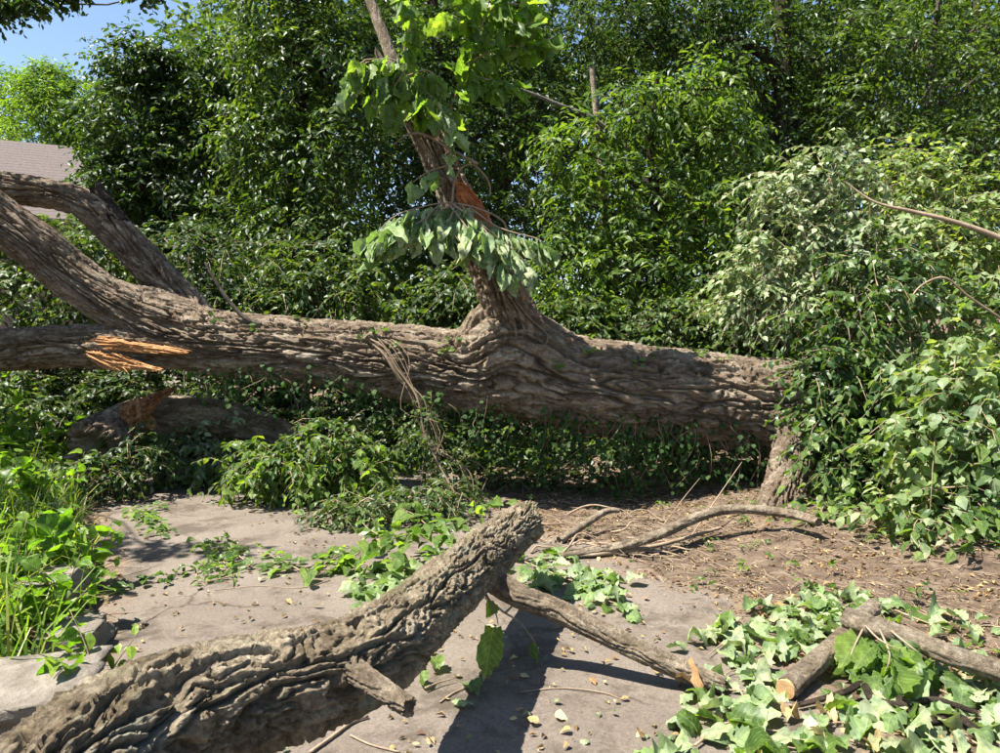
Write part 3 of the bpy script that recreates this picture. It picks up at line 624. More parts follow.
# leafy branches still on the upright limb: big toothed leaves
def leafy(name, twigs, parent, meshes, n_per_m, size, r_, hang=0.6, mat='twig', r0=0.008, upj=0.6, spread=0.8, start=0.15, label=None, cat=None, face=0.0, flat=False):
    mb = MB(); Ps, Xs, Us, Ss = [], [], [], []
    for tw in twigs:
        pts = np.array(tw, float); L = path_len(pts); rr = np.linspace(r0, r0 * 0.35, len(pts))
        c, u = catmull(np.column_stack([pts, rr]), max(8, int(L / 0.04))); V, F = tube(np.column_stack([pts, rr]), max(8, int(L / 0.05)), 5); mb.add(V, F)
        k = max(2, int(n_per_m * L * (1 - start))); f = start + (1 - start) * (np.arange(k) + r_.random(k) * 0.6) / k
        pos = np.stack([np.interp(f * u[-1], u, c[:, j]) for j in range(3)], 1)
        tan = norm(np.stack([np.interp(np.minimum(f * u[-1] + .03, u[-1]), u, c[:, j]) for j in range(3)], 1) - pos + 1e-5)
        side = norm(np.cross(tan, [0, 0, 1.0]) + 0.3 * r_.standard_normal((k, 3))); sg = np.where(np.arange(k) % 2, 1, -1)[:, None]
        ld = norm(tan * 0.45 + side * sg * spread * (1 - 0.6 * hang) + np.array([0, 0, -1.3 * hang]) + 0.28 * r_.standard_normal((k, 3)))
        if flat: ld = norm(ld * np.array([1, 1, .18])); pos = pos + np.stack([r_.normal(0, .05, k), r_.normal(0, .05, k), .03 * r_.random(k)], 1)
        up = (np.array([0, 0, 1.0]) * (1 - hang) + side * sg * hang * 0.8 + np.array([0, -face, 0]) + upj * r_.standard_normal((k, 3)))
        Ps.append(pos + ld * size * 0.12); Xs.append(ld); Us.append(up); Ss.append(size * (0.6 + 0.6 * r_.random(k)))
    o = mb.build(name, M[mat], parent, True)
    if label: tag(o, label, cat)
    Ps, Xs, Us, Ss = map(np.concatenate, (Ps, Xs, Us, Ss))
    leaf_objs(meshes, Ps, Xs, Us, Ss, o, r_)
    return o
r5 = np.random.default_rng(5)
def T_(rows): return [P(*r) for r in rows]
leafy('leafy_branch', [T_([(432, 145, 6.75), (455, 97, 6.6), (472, 55, 6.5), (488, 5, 6.45), (500, -50, 6.45)]), T_([(470, 62, 6.52), (500, 48, 6.5), (528, 44, 6.5), (552, 38, 6.5)]), T_([(466, 72, 6.55), (488, 80, 6.5), (512, 85, 6.45)]),
    T_([(478, 42, 6.5), (462, 22, 6.45), (452, 15, 6.4)]), T_([(484, 15, 6.45), (505, 4, 6.45), (530, 6, 6.5)]), T_([(486, 10, 6.45), (515, 25, 6.4), (535, 22, 6.4)]), T_([(486, 12, 6.46), (468, -8, 6.4), (455, -15, 6.4)])],
    ft, LOB['o_leaf'], 46, 0.19, r5, 0.5, r0=0.012, face=0.3)
leafy('leafy_branch', [T_([(425, 128, 6.7), (412, 85, 6.6), (398, 62, 6.5), (375, 60, 6.4), (350, 72, 6.35)]), T_([(400, 63, 6.5), (385, 78, 6.4), (372, 95, 6.35)]), T_([(408, 76, 6.55), (425, 70, 6.5), (440, 78, 6.45)]), T_([(404, 68, 6.5), (405, 45, 6.5), (412, 15, 6.5), (405, -10, 6.5)]), T_([(380, 60, 6.42), (362, 62, 6.35), (346, 90, 6.3)]), T_([(412, 85, 6.55), (430, 95, 6.45), (442, 112, 6.4)]), T_([(405, 70, 6.5), (392, 92, 6.4), (390, 112, 6.36)])],
    ft, LOB['o_leaf'] + LOB['o_wilt'][:2], 50, 0.19, r5, 0.85, r0=0.010, face=0.3)
leafy('leafy_branch', [T_([(445, 170, 6.7), (452, 150, 6.6), (448, 132, 6.5), (456, 128, 6.45)]), T_([(450, 165, 6.65), (428, 172, 6.6), (405, 188, 6.55)])],
    ft, LOB['o_wilt'], 20, 0.18, r5, 0.8, r0=0.008)

# the torn-off bough of wilting leaves hung over the upright limb
hb = leafy('broken_bough', [T_([(492, 214, 6.62), (470, 206, 6.58), (445, 203, 6.55), (418, 208, 6.5), (392, 218, 6.45), (368, 244, 6.42)]), T_([(455, 203, 6.55), (430, 216, 6.48), (402, 232, 6.42), (380, 240, 6.4)]), T_([(450, 202, 6.55), (478, 222, 6.45), (508, 246, 6.4), (532, 268, 6.38)]),
    T_([(455, 205, 6.55), (450, 226, 6.45), (462, 245, 6.4)]), T_([(470, 208, 6.58), (500, 228, 6.5), (535, 238, 6.48), (545, 244, 6.46)]), T_([(440, 204, 6.54), (425, 222, 6.42), (436, 238, 6.38)]), T_([(462, 206, 6.55), (488, 234, 6.4), (500, 258, 6.36), (512, 272, 6.35)]), T_([(415, 209, 6.5), (396, 226, 6.4), (378, 236, 6.38)]), T_([(448, 203, 6.55), (470, 232, 6.4), (478, 250, 6.35)])],
    None, LONG['o_wilt'] + LONG['o_pale'][:3], 62, 0.20, r5, 0.9, r0=0.009, upj=0.75, face=0.4,
    label='torn bough of drooping pale wilted leaves hanging in front of the upright limb', cat='broken branch')
mb = MB(); V, F = tube([(*P(a, b, 6.53), r) for a, b, r in ((452, 205, .011), (454, 185, .011), (460, 170, .010), (472, 164, .010), (485, 176, .009), (490, 186, .008), (490, 196, .006))], 24, 6); mb.add(V, F)
V, F = tube([(*P(a, b, 6.5), r) for a, b, r in ((478, 164, .015), (455, 152, .013), (430, 137, .012), (415, 133, .010), (402, 138, .006), (393, 146, .004))], 24, 6); mb.add(V, F)
V, F = tube([(*P(a, b, 6.55), r) for a, b, r in ((492, 214, .010), (505, 224, .010), (510, 250, .014), (525, 300, .02))], 14, 6); mb.add(V, F)
mb.build('bare_twig', M['vine'], hb, True)

# ------------------------------------------------------------------ the second broken limb lying under the trunk
fl = thing('broken_limb', 'dark broken limb with torn hollow end lying beneath the trunk', 'broken limb', P(300, 480, 7.9))
lp = PP([(98, 446, 7.15, .27), (118, 434, 7.4, .26), (150, 420, 7.62, .22), (200, 416, 7.75, .19), (260, 428, 7.9, .16), (320, 448, 8.0, .12)])
bark_obj('limb', lp, M['bark_big'], fl, 0.016, 110, cell=(0.3, 0.05), depth=0.035, seed=33, jag0=0.16, jag1=0.05, lump=0.12)
torn('torn_wood', [(122, 404, 118, 416, 7.22), (132, 400, 128, 424, 7.18), (142, 399, 140, 420, 7.18), (152, 394, 149, 414, 7.2), (166, 389, 158, 402, 7.24), (178, 386, 172, 392, 7.28)], 7.3, 0.04, fl, M['torn_brown'], 45)
torn('torn_wood', [(140, 404, 134, 412, 7.30), (146, 410, 140, 424, 7.28), (152, 420, 148, 429, 7.27), (157, 426, 154, 430, 7.26)], 7.3, 0.03, fl, M['torn'], 46)

# ------------------------------------------------------------------ the log in the foreground
fg = thing('fallen_log', 'mossy thick log with chunky bark lying across the foreground path', 'log', (-0.5, 2.9, 0.006))
def atz(px, py, z, r): return (*G(px, py, z), r)
log_pts = [(-2.3, .35, .30, .14), (-1.75, .75, .46, .145), (-1.25, 1.12, .58, .148), atz(-20, 852, .60, .15), atz(40, 803, .61, .15), atz(100, 757, .61, .15), atz(160, 724, .605, .15), atz(230, 700, .595, .143), atz(290, 687, .575, .138), atz(340, 670, .56, .133), atz(382, 647, .54, .127), atz(425, 609, .51, .123), atz(467, 571, .475, .12), atz(500, 542, .45, .117), atz(525, 521, .43, .112)]
bark_obj('trunk', log_pts, M['bark_log'], fg, 0.009, 220, cell=(0.30, 0.066), depth=0.044, seed=53, jag0=0.05, jag1=0.07, lump=0.09, rough=1.1, tilt=0.7, warp=0.35)
sb = [atz(335, 660, .62, .05), atz(352, 670, .62, .034), atz(372, 683, .615, .029), atz(394, 697, .61, .026), atz(409, 706, .605, .023)]
so = bark_obj('branch_stub', sb, M['bark_thin'], fg, 0.005, 56, cell=(0.12, 0.03), depth=0.012, seed=57, jag1=0.012)
pr = [atz(482, 570, .43, .075), atz(500, 584, .385, .060), atz(520, 596, .345, .054), atz(560, 612, .28, .050), atz(610, 636, .20, .048), atz(660, 660, .125, .046), atz(700, 677, .065, .042), atz(722, 685, .038, .036)]
bark_obj('side_branch', pr, M['bark_thin'], fg, 0.007, 72, cell=(0.22, 0.04), depth=0.010, seed=59, jag1=0.012)
# shoot with one large leaf on the log's far side and a twig fork
leafy('shoot', [[G(484, 590, .36), G(490, 602, .34), G(496, 614, .32), G(498, 624, .31)]], fg, LOB['o_leaf'][:2], 5, 0.20, np.random.default_rng(3), 0.98, r0=0.006, upj=0.1, face=1.2)
leafy('shoot', [[G(484, 596, .20), G(505, 613, .16), G(520, 622, .13), G(535, 642, .10)], [G(505, 613, .16), G(512, 606, .19), G(518, 598, .22)]], fg, LOB['o_leaf'][:2], 1, 0.08, np.random.default_rng(4), 0.5, r0=0.008, start=0.9)

# ------------------------------------------------------------------ cut stems and loose branches
def stick(name, label, pts, mat, seed, ds=0.012, seg=36, depth=0.007, cut=False, cat='branch', group=None, cell=(0.18, 0.045)):
    V, F = bark_tube(pts, ds, seg, cell, depth, seed, 0.012, 0.012)
    o = tag(link(name, bark_mesh(name, V, F, M[mat])), label, cat, group)
    if cut:
        a = np.array(pts[0][:3]); b = np.array(pts[1][:3]); dr = norm(a - b)
        V, F = tube([(*(a + dr * 0.0), pts[0][3] * 0.93), (*(a + dr * 0.02), pts[0][3] * 0.90)], 3, 24); link('cut_face', mesh_np('cut_face', V, F, M['cutwood'], False), o)
    return o
stick('cut_branch', 'short pale cut branch with sawn orange end lying among wilted leaves', [atz(787, 688, .05, .046), atz(805, 672, .06, .046), atz(835, 645, .08, .044), atz(862, 618, .10, .043), atz(873, 607, .11, .043)], 'bark_thin', 71, cut=True)
stick('cut_branch', 'long grey cut branch running off the right edge of the picture', [atz(848, 618, .20, .050), atz(870, 626, .20, .050), atz(905, 637, .175, .048), atz(950, 655, .14, .046), atz(1000, 672, .10, .045), atz(1060, 692, .06, .042), atz(1130, 712, .035, .04)], 'bark_thin', 73)
stick('curved_branch', 'smooth bent branch arching over the bare earth below the trunk', [atz(818, 522, .22, .03), atz(800, 516, .22, .033), atz(770, 511, .22, .034), atz(730, 509, .21, .036), atz(698, 517, .17, .038), atz(665, 532, .14, .036), atz(630, 544, .08, .033), atz(600, 550, .05, .028), atz(560, 556, .03, .02)], 'bark_thin', 75, 0.015, 28)
stick('thin_branch', 'thin straight twig lying flat on the bare earth right of the log', [atz(720, 528, .03, .012), atz(660, 545, .03, .014), atz(610, 553, .03, .014), atz(575, 556, .025, .01)], 'twig', 77, 0.02, 12, 0.002)
stick('forked_root', 'broken root piece sticking up behind the end of the log', [atz(560, 540, .03, .03), atz(585, 524, .10, .03), atz(605, 512, .14, .026), atz(618, 510, .15, .016)], 'bark_thin', 79, 0.014, 20, 0.004)
stick('forked_twig', 'dark forked twig lying in front of the cut branches', [atz(800, 705, .03, .010), atz(845, 692, .045, .013), atz(862, 684, .06, .015), atz(875, 700, .05, .016), atz(905, 705, .045, .015), atz(935, 700, .05, .013), atz(975, 712, .03, .01)], 'bark_dark', 81, 0.014, 14, 0.003)
stick('forked_twig', 'brown crooked twig in the wilted leaves by the right bottom corner', [atz(900, 700, .05, .02), atz(930, 720, .03, .02), atz(955, 716, .03, .018), atz(985, 735, .025, .012)], 'bark_dark', 82, 0.014, 14, 0.003)
def gpt0(px, py):
    g = G(px, py, 0); return G(px, py, GZ(g[0], g[1]))
twigspec = [('thin twig lying in front of the log stub', [(310, 752), (330, 738), (352, 722), (368, 716)], .007), ('thin forked twig at the bottom edge near the log', [(350, 735), (372, 745), (400, 752)], .004),
    ('long thin twig lying on the shaded path right of the log shadow', [(520, 692), (560, 688), (600, 692), (622, 699)], .003), ('hair thin twig across the path beside the leafy cluster', [(215, 590), (260, 586), (300, 588), (330, 580)], .003),
    ('short stick lying by the withered leaf near the shadow', [(440, 702), (455, 692), (475, 684)], .004), ('straight twig lying beneath the torn limb on shaded path', [(120, 470), (180, 468), (250, 476)], .008),
    ('pale dry twig crossing the leaf heap under the trunk', [(205, 412), (235, 424), (262, 420)], .008)]
for k, (lab, rows, r) in enumerate(twigspec):
    pts = []
    for a, b in rows:
        g = G(a, b, 0); g = G(a, b, GZ(g[0], g[1]) + r * 1.3); pts.append((*g, r))
    V, F = tube(pts, 16, 6, 0.3); tag(link('twig', mesh_np('twig', V, F, M['twig'], True)), lab, 'twig')

# tangle of broken twigs and roots behind the end of the log
bt = thing('brush_pile', 'tangle of dry broken twigs behind the far end of the log', 'brush', gpt0(585, 540)); rb = np.random.default_rng(91)
for k in range(26):
    c = gpt0(rb.uniform(545, 680), rb.uniform(512, 560)); a = rb.uniform(-.5, .5) + (math.pi if k % 2 else 0); ln = rb.uniform(.2, .7); hh = rb.uniform(.01, .16) if k % 3 == 0 else .015; r = rb.uniform(.003, .009)
    dv = np.array([math.cos(a), math.sin(a), 0]); sd = np.array([-dv[1], dv[0], 0]); pts = []
    for q in range(6):
        f = q / 5; pts.append((*(c + dv * ln * (f - .5) + sd * rb.normal(0, .03) + np.array([0, 0, hh * math.sin(math.pi * f) + r + rb.random() * .02])), r * (1.2 - .8 * f)))
    V, F = tube(pts, 16, 6, .25); link('twig', mesh_np('twig', V, F, M['twig'], True), bt)
for lab, p0, p1, r in (('long thin dry stalk leaning against the root stub', (688, 545, 5.6), (742, 462, 6.4), .006), ('thin pale stalk leaning up towards the trunk beside the curved branch', (655, 540, 5.7), (700, 478, 6.4), .004)):
    a, b = P(*p0), P(*p1); a[2] = max(a[2], H1(a[0], a[1])); m_ = (a + b) / 2 + np.array([.03, 0, .05]); V, F = tube([(*a, r), (*m_, r * .9), (*b, r * .5)], 14, 6, .2); tag(link('dry_stalk', mesh_np('dry_stalk', V, F, M['twig'], True)), lab, 'stalk')

# ------------------------------------------------------------------ stones and house
def stone(name, label, cx, cy, cz, sx, sy, sz, rot, seed):
    import bmesh
    bm = bmesh.new(); bmesh.ops.create_cube(bm, size=1.0); bmesh.ops.subdivide_edges(bm, edges=bm.edges[:], cuts=16, use_grid_fill=True)
    co = np.array([v.co[:] for v in bm.verts])
    d = np.max(np.abs(co), 1); rnd_ = norm(co) * 0.62; co2 = co * 0.86 + rnd_ * 0.16
    n1 = fbm(co2[:, 0] * 3 + seed, co2[:, 1] * 3 + co2[:, 2] * 2.1, None, seed, 4); n2 = fbm(co2[:, 0] * 9, co2[:, 1] * 9 + co2[:, 2] * 7, None, seed + 4, 3)
    st = np.round(co2[:, 2] * 5 + n1) / 5
    co2 = co2 * (1 + 0.16 * n1 + 0.05 * n2)[:, None]; co2[:, :2] *= (1 + 0.10 * np.sin(st * 9 + seed))[:, None]
    co2 *= np.array([sx, sy, sz]); c, s_ = math.cos(rot), math.sin(rot)
    for v, q in zip(bm.verts, co2): v.co = (c * q[0] - s_ * q[1] + cx, s_ * q[0] + c * q[1] + cy, q[2] + cz)
    me = bpy.data.meshes.new(name); bm.to_mesh(me); bm.free(); me.materials.append(M['stone']); me.polygons.foreach_set('use_smooth', [True] * len(me.polygons))
    return tag(link(name, me), label, 'stone')
g = G(28, 705, .16); stone('boulder', 'large pale limestone block at the path edge behind the log', g[0] - 0.16, g[1] + 0.02, .08, .72, .50, .32, 0.35, 3)
g = G(66, 640, .1); stone('boulder', 'small pale stone half buried in weeds behind the limestone block', g[0] - 0.05, g[1] + 0.15, .02, .26, .34, .20, 0.2, 8)
g = G(48, 585, .2); stone('boulder', 'weathered pale edging stone among the grass at left', g[0] - 0.05, g[1] + 0.1, .14, .26, .36, .18, 0.1, 14)

hx, hd = -14.2, 21.0
ho = thing('house', 'house with brown shingled roof far behind the trees at left', 'house', (hx - 1, hd + 3, H1(hx, hd)))
A = P(-190, 122, 24); Bp = P(72, 147, 24.5); Cc = P(118, 222, 20.5); Dd = P(-190, 205, 20.0)
def slab(name, a, b, c, d, th, mat, parent):
    q = np.array([a, b, c, d]); n = norm(np.cross(q[1] - q[0], q[3] - q[0])); n = n if n[2] > 0 else -n
    V = np.vstack([q, q - n * th]); return link(name, mesh_np(name, V, [[(0, 1, 2, 3), (7, 6, 5, 4), (0, 4, 5, 1), (1, 5, 6, 2), (2, 6, 7, 3), (3, 7, 4, 0)]], M[mat]), parent)
rf = MB(); nrow = 26
for k in range(nrow):                    # shingle courses, each lapping over the one below
    f0, f1 = k / nrow, (k + 1.15) / nrow; up_ = np.array([0, -0.012, 0.03])
    a0 = Dd + (A - Dd) * f0 + up_ * .12; b0 = Cc + (Bp - Cc) * f0 + up_ * .12; a1 = Dd + (A - Dd) * f1; b1 = Cc + (Bp - Cc) * f1
    lo = np.array([0, 0, -0.05]); V = np.array([a0, b0, b1, a1, a0 + lo, b0 + lo, b1 + lo, a1 + lo])
    rf.add(V, [np.array([(0, 1, 2, 3), (7, 6, 5, 4), (0, 4, 5, 1), (1, 5, 6, 2), (3, 2, 6, 7), (0, 3, 7, 4)])])
back = np.array([0, 7.5, -2.6]); rf.add(np.array([A, Bp, Bp + back, A + back]), [np.array([(0, 1, 2, 3)])]); rf.build('roof', M['roof'], ho)
wz = H1(hx, hd); wb = lambda p: np.array([p[0], p[1], wz - 0.2])
e1, e2 = Dd + np.array([.3, .5, .1]), Cc + np.array([-.3, .5, .1]); e3 = Bp + back * 0.92 + np.array([-.3, 0, -.1]); e4 = A + back * 0.92 + np.array([.3, 0, -.1]); rg = Bp + np.array([-.4, 0, -.25]); lg = A + np.array([.4, 0, -.25])
link('wall', mesh_np('wall', np.array([e1, e2, wb(e2), wb(e1)]), [[(0, 3, 2, 1)]], M['siding']), ho)
link('wall', mesh_np('wall', np.array([e2, rg, e3, wb(e3), wb(e2)]), [[(0, 4, 3, 2, 1)]], M['siding']), ho)
link('wall', mesh_np('wall', np.array([e3, e4, wb(e4), wb(e3)]), [[(0, 3, 2, 1)]], M['siding']), ho)
link('wall', mesh_np('wall', np.array([e4, lg, e1, wb(e1), wb(e4)]), [[(0, 4, 3, 2, 1)]], M['siding']), ho)

# ------------------------------------------------------------------ woodland behind
C_ = pxclump
tree('woodland_tree', 'dark green leafy tree right of the house roof', 165, 12.0, .12, 6.2, [C_(130, 120, 12, 48, 42), C_(185, 82, 12.2, 52, 46), C_(118, 185, 11.8, 36, 38), C_(180, 175, 12, 58, 50), C_(232, 235, 11.5, 48, 46), C_(160, 250, 11.8, 52, 40), C_(222, 130, 12.4, 48, 56), C_(140, 62, 12, 34, 24, .8), C_(240, 60, 12.6, 40, 44, .7), C_(200, 300, 11.4, 60, 36)], 'leaf_dark', 201, 260, 9, .5, .135)
tree('woodland_tree', 'tall tree hung with drooping vines left of the upright limb', 297, 11.2, .2, 8.5, [C_(290, 60, 11.2, 58, 54), C_(262, 140, 11, 46, 52), C_(322, 150, 10.8, 52, 60), C_(292, 232, 10.6, 52, 52), C_(345, 60, 11.2, 48, 54), C_(350, 250, 10.5, 46, 50), C_(275, 0, 11.4, 46, 40), C_(330, -40, 11.4, 60, 40, .5), C_(262, 290, 10.4, 56, 34), C_(340, 310, 10.3, 50, 26), C_(280, -90, 11.6, 60, 40, .4)], 'leaf_forest', 202, 230, 9, .55, .14, w=.38, droop=.42)
tree('woodland_tree', 'broad dark tree filling the gap behind the upright limb', 440, 13.2, .18, 8.5, [C_(400, 55, 13, 64, 60), C_(470, 140, 13, 62, 60), C_(430, 225, 12.6, 64, 54), C_(490, 40, 13.2, 64, 54), C_(385, -25, 13.4, 60, 40, .5), C_(510, 235, 12.6, 54, 54), C_(385, 155, 12.8, 54, 54), C_(540, 110, 13.2, 48, 54), C_(470, 300, 12, 70, 30), C_(520, -20, 13.4, 60, 40, .5)], 'leaf_dark', 203, 260, 9, .5, .14, low=True)
tree('box_elder_tree', 'bright yellow green young tree with drooping sprays right of the upright limb', 660, 10.0, .09, 4.6, [C_(578, 150, 9.9, 40, 34), C_(640, 112, 9.9, 48, 28), C_(700, 90, 9.9, 50, 34), C_(722, 130, 9.8, 42, 34), C_(598, 208, 9.7, 50, 38), C_(660, 188, 9.8, 56, 36), C_(572, 262, 9.5, 44, 40), C_(640, 268, 9.4, 58, 40), C_(705, 215, 9.6, 44, 36), C_(722, 280, 9.4, 52, 38), C_(640, 322, 9.2, 80, 24), C_(560, 318, 9.2, 40, 24)], 'leaf_bright', 204, 105, 9, .50, .145, w=.36, droop=.38)
tree('woodland_tree', 'tree with dark vine wrapped trunk right of the bright young tree', 775, 12.4, .24, 9, [C_(755, 50, 12.4, 58, 54), C_(805, 120, 12.4, 50, 50), C_(745, 195, 12.2, 44, 46), C_(800, 215, 12, 56, 44), C_(835, 50, 12.6, 54, 50), C_(690, 15, 12.4, 54, 46), C_(770, 280, 11.6, 60, 44), C_(620, 20, 12.6, 56, 46), C_(760, -50, 12.6, 80, 40, .5)], 'leaf_dark', 205, 250, 9, .5, .135, w=.4, low=True)
tree('slender_tree', 'slender tree with thin grey stem and airy crown at right', 890, 11.5, .075, 7.2, [C_(890, 40, 11.5, 56, 40), C_(955, 85, 11.3, 54, 42), C_(865, 112, 11.4, 46, 34), C_(985, 25, 11.6, 50, 38), C_(940, 150, 11, 52, 32), C_(910, -30, 11.6, 70, 36, .5), C_(1010, 130, 11, 52, 40), C_(880, 180, 11, 48, 30)], 'leaf_forest', 206, 130, 9, .5, .13, bark='bark_grey', lean=(.75, 0), w=.4)
for k, (bx, d, lab, cl) in enumerate([
    (330, 19, 'distant tree showing through the gap between the two left trees', [(250, 40), (330, 60), (380, 140), (290, 160), (330, 240), (260, 230), (420, 30), (350, -20)]),
    (500, 20, 'distant tree deep in the wood straight behind the upright limb', [(450, 30), (520, 70), (560, 160), (480, 180), (520, 250), (590, 40), (520, -20), (600, 240)]),
    (660, 19, 'distant tree deep in the wood behind the bright young tree', [(620, 100), (690, 60), (700, 160), (640, 190), (680, 260), (740, 120), (660, 0), (740, 230)]),
    (810, 18.5, 'distant tree deep in the wood behind the vine wrapped trunk', [(790, 60), (830, 150), (770, 180), (850, 220), (800, 270), (850, 60), (800, -10)]),
    (960, 18, 'distant tree at the far right edge of the wood', [(900, 80), (960, 150), (1010, 70), (930, 220), (1000, 230), (1060, 150), (960, 20)])]):
    tree('woodland_tree', lab, bx, d, .22, 9, [C_(a, b, d + ((i * 7) % 5 - 2) * .5, 56, 50) for i, (a, b) in enumerate(cl)], 'leaf_dark' if k % 2 else 'leaf_forest', 220 + k, 210, 9, .7, .21, low=True)
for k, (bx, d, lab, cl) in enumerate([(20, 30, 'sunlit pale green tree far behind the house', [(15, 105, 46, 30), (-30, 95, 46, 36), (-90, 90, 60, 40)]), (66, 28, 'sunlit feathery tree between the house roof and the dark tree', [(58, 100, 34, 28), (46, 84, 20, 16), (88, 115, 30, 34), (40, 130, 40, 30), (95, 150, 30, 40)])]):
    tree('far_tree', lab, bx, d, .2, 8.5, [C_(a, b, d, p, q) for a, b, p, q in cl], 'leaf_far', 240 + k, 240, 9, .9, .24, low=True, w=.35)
# the wood beyond, too far to tell its trees apart
rw = np.random.default_rng(77); cl = []
for k in range(150):
    px = rw.uniform(95, 1150); top = 120 if px < 190 else (40 if px < 260 else -30); py = rw.uniform(top, 335); d = rw.uniform(27, 40)
    if 860 < px < 960 and 20 < py < 120: continue
    cl.append(C_(px, py, d, 44, 34))
Pn, Xd, Up, S, tw = twig_field(cl, rw, 34, 8, 1.3, .55, .3); V, F = merge_leaves(leaf_low(.6), Pn, Xd, Up, S); mbw = MB(); mbw.add(V, [F])
o = mbw.build('far_wood', M['leaf_dark']); tag(o, 'far off dark green wood closing the gaps behind the trees', 'wood', None, 'stuff')
# tall tree beside the path out of view whose lowest bough hangs into the sky at top left
r6 = np.random.default_rng(61); tx, ty = -8.2, 7.6
tree('overhanging_tree', 'tall tree whose dark bough ends hang into the sky at top left', 500 + tx / ty * FPX, ty, .28, 9.0, [C_(22, -2, 7.4, 32, 8, .5), C_(62, -16, 7.4, 22, 10, .35), C_(-20, 0, 7.4, 30, 12, .5), C_(150, -12, 7.6, 16, 8, .2), C_(-120, -60, 7.4, 120, 70), C_(-320, -200, 7.6, 170, 120), (-4.5, 4.75, 4.2, .75, .16, .2, .5), (-5.6, 5.0, 4.4, .6, .3, .3, .5)], 'leaf_dark', 250, 150, 8, .16, .08, w=.6, bark='bark_grey', drop=-.12, bough_r=.12)
# dead leaning stems in front of the bright tree
stick('dead_sapling', 'grey dead stem leaning through the bright young tree', [(*P(700, 350, 10.25), .042), (*P(678, 260, 10.20), .038), (*P(656, 205, 10.15), .036), (*P(634, 160, 10.15), .032), (*P(598, 122, 10.05), .03), (*P(562, 106, 9.95), .026), (*P(522, 90, 9.90), .02), (*P(500, 84, 9.85), .012)], 'bark_grey', 261, 0.03, 20, 0.006, cat='dead branch')
stick('dead_sapling', 'pale snapped upright pole standing above the bright young tree', [(*P(612, 345, 10.35), .055), (*P(607, 250, 10.30), .05), (*P(600, 150, 10.25), .046), (*P(596, 110, 10.25), .04), (*P(592, 68, 10.25), .035)], 'bark_thin', 262, 0.03, 20, 0.006, cat='dead branch')

